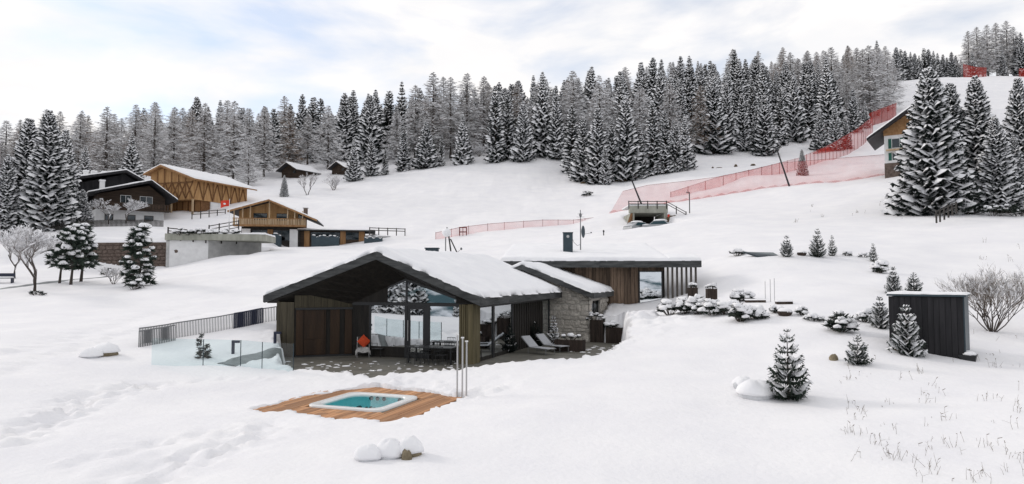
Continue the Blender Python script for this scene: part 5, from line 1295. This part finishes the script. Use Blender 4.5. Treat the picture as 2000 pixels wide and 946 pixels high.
bush(1686, 503, 20, 9, 'tiny snowy ground shrub near the end of the firs', 333, 5, .9)
bush(1818, 685, 34, 22, 'mound of snowy shrub at the shed base', 334, 9, 1)
bush(1148, 384, 24, 14, 'dark little shrub on the slope below the forest', 335, 9, .5)
for k, (px, py) in enumerate(((1355, 592), (1392, 597))):
    p = G(px, py); t_ = planter(0, 0, .55, .55, 1.05, ['square box planter against the porch posts', 'square box planter standing free beside the porch'][k], R(-5), p + Vector((0, 0, -.1)))
    plant('snowy_shrub', tuft_meshes(340 + k, clumps(340 + k, 6, .25, .25, .1, .3, .12, .2), 22, .16, 1), ['snow-capped shrub in the porch box planter', 'snow-capped shrub in the free-standing box planter'][k], 'shrub', p + Vector((0, .25, .9)), names=SHN)
for k, (px, py, w) in enumerate(((1533, 616, 28), (1566, 499, 18))):
    p = G(px, py); r_ = w * p.y / 1333 / 2; t = thing('stone_bowl', ['dark round stone bowl heaped with snow in the shrub bed', 'dark round pot heaped with snow between the little firs'][k], 'bowl', p)
    mb = MB(); n = 14
    for rr_, z_ in ((.75, -.15), (1.0, .35), (.95, .55)):
        for j in range(n): a = 6.283 * j / n; mb.v.append((r_ * rr_ * math.cos(a), r_ * rr_ * math.sin(a), r_ * z_))
    for i in range(2):
        for j in range(n): m_ = (j + 1) % n; mb.f.append((i * n + j, i * n + m_, (i + 1) * n + m_, (i + 1) * n + j))
    mb.build('bowl', M['darkwood2'], t, True); MB().blob((0, 0, r_ * .5), (r_ * .98, r_ * .98, r_ * .5), 7, 12, 5, .1, low=-.1).build('snow_cover', M['snowcap'], t, True)
for k, (x0_, x1_, py, th) in enumerate(((1458, 1496, 592, .1), (1518, 1549, 595, .1))):
    a, b = G(x0_, py), G(x1_, py); t = thing('ledge_slab', ['dark timber edging under the ledge before the round bush', 'dark timber edging under the ledge past the pale rods'][k], 'edging', a)
    d = (b - a); MB().slab([(0, 0, 0), tuple(d), tuple(d + Vector((0, 0, .13))), (0, 0, .13)], (0, .3, 0)).build('board', M['darkwood2'], t)
    MB().slab([(0, -.02, .135), (d.x, d.y - .02, d.z + .135), (d.x, d.y - .02, d.z + .2), (0, -.02, .2)], (0, .36, 0)).build('snow_cover', M['snowcap'], t)
sk = G(1490, 502); t = thing('skylight', 'sunken dark glass skylight wedge in the upper snow', 'skylight', sk, R(6))
MB().slab([(-.4, 0, .02), (1.2, -.05, .05), (1.2, .8, .30), (-1.1, .8, .34)], (0, 0, .04)).build('pane', M['darkglass'], t); MB().slab([(-.45, -.02, -.05), (1.25, -.07, -.02), (1.25, .85, .27), (-1.15, .85, .31)], (0, 0, .05)).build('frame', M['teal'], t)
def rock(px, py, w, h, label, seed, snow=.7, bare='rock', cat='rock', up=.3):
    p = G(px, py); k = p.y / 1333; W2, H2 = w * k / 2, h * k * (.8 if snow else 1); t = thing('boulder', label, cat, p + Vector((0, 0, -H2 * .12)))
    MB().blob((0, 0, H2 * (.25 if snow else .1)), (W2, W2 * .8, H2 * (.55 if snow else .7)), seed, 11, 7, .16 if snow else .24, low=-.9).build('stone', M[bare], t, True)
    if snow: MB().blob((W2 * .05, W2 * .05, H2 * up), (W2 * 1.06, W2 * .98, H2 * .72), seed + 1, 20, 10, .13, low=-.12).build('snow_cover', M['snowcap'], t, True)
rock(718, 898, 48, 38, 'frosted grey boulder with smooth snow cap, smallest of the lawn group', 1, bare='rockgrey'); rock(761, 893, 50, 48, 'frosted grey boulder with tall snow cap in the lawn group', 3, bare='rockgrey')
rock(800, 890, 46, 44, 'ochre boulder with a bare face in the lawn group', 5, bare='rock', up=.42)
rock(795, 897, 22, 26, 'bare mossy ochre stone leaning at the lawn boulders', 7, 0)
rock(176, 698, 40, 24, 'snow-capped boulder beside the groomed track', 9, bare='rockgrey'); rock(205, 694, 48, 28, 'larger snow-capped boulder with ochre edge by the track', 11, bare='rock', up=.45)
rock(1476, 776, 70, 40, 'wide snow-covered boulder beside the lone young fir', 13, bare='rockgrey', up=.4); rock(1450, 757, 36, 26, 'rounded snow-covered boulder behind the wide one', 15, bare='rockgrey', up=.4)
rock(1628, 704, 18, 16, 'small bare ochre stone in the snow slope', 17, 0); rock(1755, 686, 30, 20, 'ochre stone under a snow ledge beside the large pine', 19, bare='rock', up=.5)
sb = G(1938, 648); h = P(1938, 512, sb.y).z - sb.z
plant('leafless_shrub', bare_meshes(5, h * 1.02, .62, 13, 5, .15, 'stem_b', .013, 4), 'large leafless many-stemmed shrub on the bank past the shed', 'shrub', sb, 0, (1.15, 1.15, 1.0), None, ('stem', 'crown', 'snow_cover'))
# dry grass stems in the bank
rg = random.Random(9); mb = MB()
for k in range(340):
    z_ = rg.random()
    if k < 210: px = 1640 + 370 * rg.random() ** .8; py = max(700 + (px - 1640) * .02, 946 - 260 * rg.random()); 
    elif k < 290: px = rg.uniform(1880, 2010); py = rg.uniform(470, 700)
    else: px = rg.uniform(1500, 1850); py = rg.uniform(395, 440)
    if px < 1640 + (946 - py) * .0 and rg.random() < .5: continue
    a, b = P(px, py, 1), P(px, py, 2); p = None
    mb.gs = getattr(mb, 'gs', []); mb.gs.append((px, py))
PT = [G(px, py) for px, py in mb.gs[::3]]
for p in PT:
    for q_ in range(rg.choice((1, 1, 2, 3, 5, 7))):
        o = p + Vector((rg.gauss(0, .12), rg.gauss(0, .12), -.03)); hh = rg.uniform(.06, .30) * (1 if p.y < 40 else 1.6); w = .002 + .00016 * p.y
        tp_ = o + Vector((rg.gauss(0, .25) * hh, rg.gauss(0, .25) * hh, hh)); mid = o.lerp(tp_, .55) + Vector((rg.gauss(0, .05), 0, 0)) * hh
        mb.tube([o, mid, tp_], [w, w * .8, w * .5], 3, False)
        if rg.random() < .4: mb.tube([tp_, tp_ + Vector((rg.gauss(0, .04), rg.gauss(0, .04), rg.uniform(.01, .05)))], [w * 1.8, w * 1.5], 4)
        if rg.random() < .5: mb.tube([mid, mid + Vector((rg.gauss(0, .3), rg.gauss(0, .3), rg.uniform(.1, .4))) * hh], [w * .7, w * .4], 3, False)
tag(mb.build('dry_grass', M['stem'], None), 'dry grass stems poking through the snow of the bank', 'grass', None, 'stuff')
# ------------------------------------------------------------------ path and road strips
def strip_path(name, label, pts, wid, m):
    W = [G(*p) for p in pts]; mb = MB(); n = 0; L_ = []
    for a, b in zip(W[:-1], W[1:]):
        k = max(2, int((b - a).length / .5))
        for i in range(k): L_.append(a.lerp(b, i / k))
    L_.append(W[-1])
    xs_, ys_ = [], []
    for i, p in enumerate(L_):
        d = (L_[min(i + 1, len(L_) - 1)] - L_[max(i - 1, 0)]); s = Vector((-d.y, d.x, 0)).normalized()
        for j in range(5): q = p + s * wid * (j / 4 - .5) * (1 + .25 * math.sin(i * 1.7 + j)); xs_.append(q.x); ys_.append(q.y)
    zs_ = ground(np.array(xs_), np.array(ys_))
    mb.v = [(x, y, z + .035 - (.09 if k % 5 in (0, 4) else 0)) for k, (x, y, z) in enumerate(zip(xs_, ys_, zs_))]
    for i in range(len(L_) - 1):
        for j in range(4): k = i * 5 + j; mb.f.append((k, k + 1, k + 6, k + 5))
    tag(mb.build(name, M[m], None, True), label, None, None, 'structure')
strip_path('path', 'wet grey path swept clear between balustrade and pavilion', [(440, 713), (470, 704), (510, 696), (549, 690)], 1.5, 'path')
strip_path('road', 'wet dark road in the hollow below the stone wall', [(-20, 568), (40, 560), (90, 553), (160, 545), (215, 540)], 1.5, 'path')

# ------------------------------------------------------------------ safety nets and poles
def net(name, label, base, top, m, posts=0, hem=0.0, group=None, cat='safety net', sink=.15, postm='redpole', pr=.05):
    t = thing(name, label, cat, (0, 0, 0), 0, group)
    B, T_ = [], []
    for i in range(len(base) - 1):
        for k in range(8):
            f = k / 8; b0 = [base[i][j] + (base[i + 1][j] - base[i][j]) * f for j in range(3)]; t0 = [top[i][j] + (top[i + 1][j] - top[i][j]) * f for j in range(3)]
            B.append(b0); T_.append(t0)
    B.append(base[-1]); T_.append(top[-1])
    bp, tp_ = [], []
    for b, u in zip(B, T_):
        p = P(*b); p.z = GZ(p.x, p.y) - sink; bp.append(p); tp_.append(P(*u))
    mb = MB(); n = 4; N = len(bp)
    for i in range(N):
        sag = .0
        for j in range(n + 1): q = bp[i].lerp(tp_[i], j / n); q.y += .25 * math.sin(math.pi * j / n) * math.sin(i * .9); mb.v.append(tuple(q))
    for i in range(N - 1):
        for j in range(n): k = i * (n + 1) + j; mb.f.append((k, k + n + 1, k + n + 2, k + 1))
    mb.build('netting', M[m], t, True)
    MB().tube(tp_, .025, 4).build('top_rope', M['redpole'], t)
    if hem:
        mb = MB()
        for i in range(N): mb.v += [tuple(bp[i] + Vector((0, -.06, .1))), tuple(bp[i] + Vector((0, -.06, sink + hem * (.6 + .5 * math.sin(i * 2.1)))))]
        for i in range(N - 1): k = i * 2; mb.f.append((k, k + 2, k + 3, k + 1))
        mb.build('bunched_hem', M['net'], t)
    if posts:
        d = 0; last = bp[0]
        for i in range(N):
            d += (bp[i] - last).length; last = bp[i]
            if i == 0 or d >= posts: d = 0; MB().tube([bp[i], tp_[i] + Vector((0, 0, .1))], pr, 5).build('post', M[postm], t)
    return t
net('safety_net', 'tall pale red safety net stretched across the slope above the tunnel',
    [(1190,421,112),(1260,406,113),(1340,392,113),(1400,382,113),(1470,371,113),(1540,361,113),(1620,352,112),(1730,337,110)],
    [(1216,374,114),(1265,362,114),(1330,355,114),(1400,346,114),(1470,332,114),(1520,319,114),(1590,313,113),(1730,302,111)], 'netlow', 0, .35)
net('safety_fence', 'lower red net fence with close posts climbing towards the upper red padding',
    [(1310,393,119),(1400,367,124),(1500,344,131),(1560,329,140),(1620,302,160),(1675,268,185),(1704,243,205)],
    [(1310,376,119),(1400,347,124),(1500,324,131),(1560,309,140),(1620,283,160),(1675,251,185),(1704,228,205)], 'net', 3.2)
net('safety_fence', 'far low pink net fence with close posts across the meadow',
    [(851,474,96),(900,462,99),(960,455,101),(1060,448,104),(1120,441,107),(1180,426,112)],
    [(851,455,96),(900,444,99),(960,437,101),(1060,430,104),(1120,430,107),(1180,423,112)], 'netlow', 2.6, 0, pr=.03)
net('red_padding', 'bright red dense netting beside the forest below the hilltop slope', [(1694,237,213),(1722,228,216),(1751,217,220)], [(1694,223,213),(1722,212,216),(1751,201,220)], 'netdense', 3)
net('red_padding', 'dark red netting at the foot of the forest spruces', [(1588,304,182),(1625,290,183),(1664,270,186)], [(1588,299,182),(1625,284,183),(1664,263,186)], 'netdense', 3)
net('red_padding', 'red netting below the hilltop larch clump', [(1881,142,290),(1905,146,288),(1927,147,287)], [(1881,125,290),(1905,131,288),(1927,132,287)], 'netdense', 4)
net('red_padding', 'red netting past the hilltop larch clump', [(1990,155,284),(2012,156,284)], [(1990,134,284),(2012,134,284)], 'netdense', 4)
for k, (xt, yt, xb, yb, Y, lb) in enumerate(((1233,350,1254,402,112,'dark slanted net mast above the tunnel mouth'),(1517,291,1541,362,111.5,'tall dark slanted net mast in the middle of the tall net'),(1749,170,1737,198,238,'slanted net mast beside the upper red netting'))):
    b = P(xb, yb, Y); t = P(xt, yt, Y); m_ = thing('net_mast', lb, 'mast', b)
    d = t - b; MB().tube([-d * .05, d], [.16, .11] if k < 2 else [.2, .16], 8).build('shaft', M['blackmetal'], m_); MB().tube([d, d * 1.015], .15, 8).build('cap', M['blackmetal'], m_)
lp = P(1347, 420, 98); t = thing('lamp_post', 'thin dark lamp post with short arm below the tall net', 'lamp post', lp)
MB().tube([(0, 0, -.6), (0, 0, 3.3)], .07, 8).build('pole', M['blackmetal'], t); MB().box(-.5, -.05, -.06, .06, 3.2, 3.3).build('lamp_arm', M['blackmetal'], t)
bp_ = P(904, 453, 98); t = thing('tubular_stand', 'small dark red tubular stand by the far net fence', 'stand', bp_)
for z_ in (0.0, .65):
    for a, b in (((-.5, 0), (.5, 0)), ((.5, 0), (.5, .8)), ((.5, .8), (-.5, .8)), ((-.5, .8), (-.5, 0))): MB().tube([(a[0], a[1], z_), (b[0], b[1], z_)], .05, 5).build('rail', M['redpole'], t)
for a in ((-.5, 0), (.5, 0), (0, 0), (.5, .8), (-.5, .8)): MB().tube([(a[0], a[1], -.6), (a[0], a[1], .65)], .045, 5).build('post', M['redpole'], t)
# ------------------------------------------------------------------ roof and meadow fittings
ms_ = P(1134, 486, 52); t = thing('antenna_mast', 'antenna mast with satellite dish on the wing roof', 'antenna', ms_ )
k_ = 52 / 1333
MB().tube([(0, 0, -.3), (0, 0, 76 * k_)], [.045, .03], 8).build('mast', M['barmetal'], t)
for z_, w_ in ((68, .22), (62, .3), (56, .22)): MB().tube([(-w_, 0, z_ * k_), (w_, 0, z_ * k_)], .012, 5).build('antenna_rod', M['barmetal'], t)
MB().blob((0, 0, 66 * k_), (.10, .10, .16), 2, 8, 5).build('antenna_head', M['barmetal'], t)
mb = MB(); n = 14
for i in range(5):
    r_ = i / 4 * .48
    for j in range(n): a = 6.283 * j / n; mb.v.append((.10 + (r_ ** 2) * .5, r_ * math.cos(a) * .9, 33 * k_ + r_ * math.sin(a)))
for i in range(4):
    for j in range(n): m_ = (j + 1) % n; mb.f.append((i * n + j, i * n + m_, (i + 1) * n + m_, (i + 1) * n + j))
ds = mb.build('dish', M['teal'], t, True); ds.rotation_euler = (0, 0, R(-25))
MB().tube([(.12, 0, 28 * k_), (.75, -.25, 30 * k_)], .014, 5).build('dish_arm', M['barmetal'], t); MB().blob((.78, -.26, 31 * k_), (.06, .06, .06), 1, 6, 4).build('dish_feed', M['barmetal'], t)
MB().tube([(-.02, 0, 8 * k_), (-.25, 0, 6 * k_), (-.5, 0, 12 * k_), (-.62, 0, 20 * k_)], .015, 5).build('cable', M['blackmetal'], t)
vb = P(843, 492, 54); gz = GZ(vb.x, vb.y); t = thing('vent_box', 'dark blue-grey vent box showing over the pavilion ridge', 'vent', (vb.x, vb.y, gz))
hh = P(843, 484, 54).z - gz; bx(t, 'shaft', 'teal', -.5, .5, 0, .8, -.3, hh - .08, b=.02); bx(t, 'cap', 'teal', -.56, .56, -.06, .86, hh - .075, hh)
tr = P(872, 495, 62); gz = GZ(tr.x, tr.y); k_ = 62 / 1333; z0 = tr.z - gz
t = thing('antenna_tripod', 'snow-capped antenna tripod showing over the pavilion roof', 'antenna', (tr.x, tr.y, gz))
MB().tube([(-.08, 0, -.2), (-.08, 0, z0 + 34 * k_)], .05, 6).build('leg', M['barmetal'], t); MB().tube([(.20, 0, z0 + 34 * k_), (.5, -.1, z0 - .5)], .07, 6).build('leg', M['blackmetal'], t); MB().tube([(.36, 0, z0 + 28 * k_), (1.12, .2, z0 - .3)], .06, 6).build('leg', M['blackmetal'], t)
MB().blob((.0, 0, z0 + 40 * k_), (.42, .42, .40), 4, 12, 6, .15).build('snow_cover', M['snowcap'], t, True); MB().tube([(0, 0, z0 + 44 * k_), (.05, 0, z0 + 51 * k_)], .06, 6).build('antenna_head', M['barmetal'], t)
MB().tube([(.9, 0, z0), (1.3, -.1, z0 + .35)], .02, 5).build('dish_arm', M['barmetal'], t); MB().blob((1.35, -.1, z0 + .4), (.1, .05, .12), 4, 8, 4).build('small_dish', M['barmetal'], t)
sp_ = P(1179, 458, 80); t = thing('marker_post', 'short black marker post in the snow behind the wing', 'post', (sp_.x, sp_.y, GZ(sp_.x, sp_.y)))
MB().tube([(0, 0, -.2), (0, 0, .45)], .06, 6).build('shaft', M['blackmetal'], t); MB().blob((0, 0, .5), (.11, .11, .14), 2, 8, 4).build('head', M['blackmetal'], t)
# snowed-in cars before the tunnel
def car(loc, rz, label, seed):
    t = thing('parked_car', label, 'car', loc, rz)
    prof = [(-2.0, .25), (2.0, .25), (2.08, .55), (1.95, .82), (1.05, .95), (.45, 1.42), (-1.0, 1.45), (-1.75, .98), (-2.05, .85), (-2.1, .5)]
    MB().prism(prof, -.84, .84).build('body', M['carpaint'], t)
    for y in (-.85, .845):
        MB().prism([(-1.45, .95), (.92, .95), (.42, 1.34), (-.95, 1.37)], y - .004, y + .006).build('side_window', M['darkglass2'], t)
    MB().slab([(1.04, -.7, .98), (1.04, .7, .98), (.50, .62, 1.40), (.50, -.62, 1.40)], (.03, 0, .02)).build('windscreen', M['darkglass2'], t)
    for x in (-1.25, 1.3):
        for y in (-.86, .70): MB().tube([(x, y, .30), (x, y + .16, .30)], .31, 14).build('wheel', M['blackmetal'], t)
    for y in (-.6, .6): MB().blob((2.02, y, .66), (.06, .16, .08), 1, 8, 4).build('headlight', M['whitepaint'], t)
    for k, (x, z_, rx, rz_) in enumerate(((-.3, 1.45, 1.0, .24), (1.5, .90, .62, .16), (-1.85, .93, .35, .14))): MB().blob((x, 0, z_), (rx, .84, rz_), seed + k, 12, 5, .08, low=-.15).build('snow_cover', M['snowcap'], t, True)
M['darkglass2'] = mat('tinted_car_glass', (0.02, 0.05, 0.06), 0.1, spec=.6)
c1, c2 = P(1247, 452, 93), P(1285, 452, 91.5)
car(c1 + Vector((0, 0, -.25)), R(35), 'silver car with snow on its roof at the tunnel mouth', 5); car(c2 + Vector((0, 0, -.05)), R(160), 'silver car buried in thick snow beside the other car', 9)
for k, (px, py, rx, rz_) in enumerate(((1300, 462, 3.2, 1.1), (1262, 466, 2.6, .7))):
    p = P(px, py, 89 - k); tag(MB().blob((0, 0, 0), (rx, 1.6, rz_), 40 + k, 16, 8, .1).build('snow_heap', M['snow'], None, True, loc=(p.x, p.y, p.z)), ['large ploughed snow heap beside the parked cars', 'lower ploughed snow heap before the tunnel cars'][k], 'snow heap')
# ------------------------------------------------------------------ left-hand garden trees
def pine(px, yb, yt, Y, label, seed, wd=1.0, bare=.25, n=26):
    x = P(px, yb, Y).x; z = GZ(x, Y); h = P(px, yt, Y).z - z; r_ = random.Random(seed); cl = []; tr_ = [([(0, 0, -.2), (.05 * h, 0, h * .5), (0, 0, h * .93)], [.028 * h, .02 * h, .006 * h])]
    for k in range(n):
        f = bare + (1 - bare) * (k + .5) / n; a = k * 2.4 + r_.uniform(-.4, .4); rad = wd * h * .27 * (1 - .75 * ((f - bare) / (1 - bare)) ** 1.6) * r_.uniform(.45, 1.1)
        c = (rad * math.cos(a), rad * math.sin(a), h * f - rad * .12); cl.append((*c, h * .105 * r_.uniform(.75, 1.3))); tr_.append(([(0, 0, h * f - rad * .1), (c[0] * .6, c[1] * .6, c[2]), c], [.010 * h, .007 * h, .004 * h]))
    plant('pine_tree', tuft_meshes(seed, cl, 54, .13, .8, tr_, 'needle_g', .6), label, 'tree', (x, Y, z), 0, 1)
pine(270, 562, 446, 57, 'snow-clumped pine standing alone before the stone wall', 401, 1.0, .08, 48)
pine(138, 552, 448, 60, 'middle snow-clumped pine of the hollow by the road', 402, .9, .3, 34); pine(158, 546, 440, 63, 'dark snow-clumped pine beside the stone wall end', 403, .9, .28, 36); pine(116, 552, 458, 62, 'low snow-clumped pine next to the white frosted tree', 404, 1.0, .3, 22)
def bare(px, yb, yt, Y, label, seed, sp, trunks=1, depth=5, snow=.9, col='twig', fine=4, wd=1.0, thick=.028):
    x = P(px, yb, Y).x; z = GZ(x, Y); h = P(px, yt, Y).z - z
    ms = bare_meshes(seed, h, sp, trunks, depth, snow, col, thick, fine); top = max((v.co.z for v in ms[1].vertices), default=h); s = h / top
    plant('leafless_tree', ms, label, 'tree', (x, Y, z), 0, (s * wd, s * wd, s))
bare(68, 573, 440, 55, 'white frosted leafless tree beside the wet road', 411, 1.05, 1, 7, .8, 'twig', 3, 1.15, .02)
bare(28, 556, 448, 66, 'frosted leafless tree at the far end of the road', 412, 1.0, 1, 7, .8, 'twig', 3, 1.1, .02)
bare(212, 432, 388, 100, 'small frosted tree with white crown before the black chalet', 413, 1.0, 1, 6, .9, 'twig', 3, 1.1, .02); bare(245, 432, 384, 101, 'wider frosted tree with white crown before the chalet balcony', 414, 1.05, 1, 6, .9, 'twig', 3, 1.2, .02)
bare(600, 378, 336, 140, 'thin leafless tree beside the larger log hut', 415, .5, 2, 5, .6, 'twig', 3); bare(652, 362, 338, 150, 'leafless thicket below the smaller log hut', 416, .8, 6, 4, .6, 'twig', 4, 1.2, .02)
bare(936, 318, 282, 184, 'white frosted thicket in the gap of the forest edge', 417, .8, 7, 4, 1, 'frost', 4, 1.3, .02); bare(222, 552, 520, 62, 'bare reddish thicket by the road bend', 418, .7, 7, 4, .4, 'stem', 4, 1.2, .016)
HB = 'snow-heaped little shrub along the garage roof edge'
for k in range(8):
    p = P(350 + k * 15.5, 466 + k * .6, 75.6 + k * .25); t_ = tuft_meshes(430 + k, clumps(430 + k, 9, .75, .4, .05, .6, .2, .34), 22, .17, 1)
    plant('snowy_shrub', t_, HB, 'shrub', (p.x, p.y, GAR_O.z + 3.7), 0, 1, 'shrubs along the garage roof edge', SHN)
for k, (px, py, w, h) in enumerate(((70, 577, 40, 10), (262, 566, 34, 26), (210, 537, 26, 16))): bush(px, py, w, h, ['dark ground shrub at the foot of the frosted tree', 'dark undergrowth around the lone pine foot', 'dark snowy shrub near the road bend'][k], 450 + k, 9, .5)
bn_ = P(10, 545, 62); t = thing('park_bench', 'dark bench with snow on its seat beside the road', 'bench', (bn_.x, bn_.y, GZ(bn_.x, bn_.y)), R(8))
bx(t, 'seat', 'navymetal', -.7, .7, -.25, .2, .42, .48); bx(t, 'backrest', 'navymetal', -.7, .7, .2, .25, .55, .9); bx(t, 'snow_cover', 'snowcap', -.68, .68, -.24, .18, .484, .6, b=.05)
for sx in (-.6, .6): bx(t, 'leg', 'navymetal', sx - .03, sx + .03, -.2, .24, -.2, .418)
# logs and stones on the slope below the forest
for k, (px, py, w, h) in enumerate(((1140, 380, 12, 7), (1437, 324, 8, 9), (1392, 320, 5, 8), (1405, 336, 12, 3), (1470, 300, 12, 8), (1210, 358, 30, 5))):
    p = P(px, py, 150 if px < 1300 else 160); p.z = GZ(p.x, p.y); r_ = w * p.y / 2666
    t = thing('fallen_log', ['dark stump on the snow below the dense spruces', 'dark log end on the snow above the net', 'dark broken stump on the slope above the net', 'low dark log half buried above the net', 'dark root plate at the foot of the spruces', 'patch of bare brown earth under the front spruces'][k], 'log' if k < 5 else 'earth', p)
    MB().blob((0, 0, 0), (r_, r_ * .7, h * p.y / 2666), 500 + k, 9, 5, .3).build('wood', M['earth'], t)
for k, (px, py, Y, w, h) in enumerate(((1940, 414, 72, 4.4, 1.2), (1985, 420, 72, 4.0, 1.1), (1890, 410, 73, 3.0, .9))):
    x = P(px, py, Y).x; plant('undergrowth_shrub', tuft_meshes(470 + k, clumps(470 + k, 26, w / 2, w / 3, .1, h, .25, .45), 30, .16, .3), ['dark undergrowth beneath the broad low spruce', 'dark undergrowth beneath the outer spruces of the row', 'dark undergrowth between the two tallest slope spruces'][k], 'shrub', (x, Y, GZ(x, Y)), 0, 1, None, SHN)
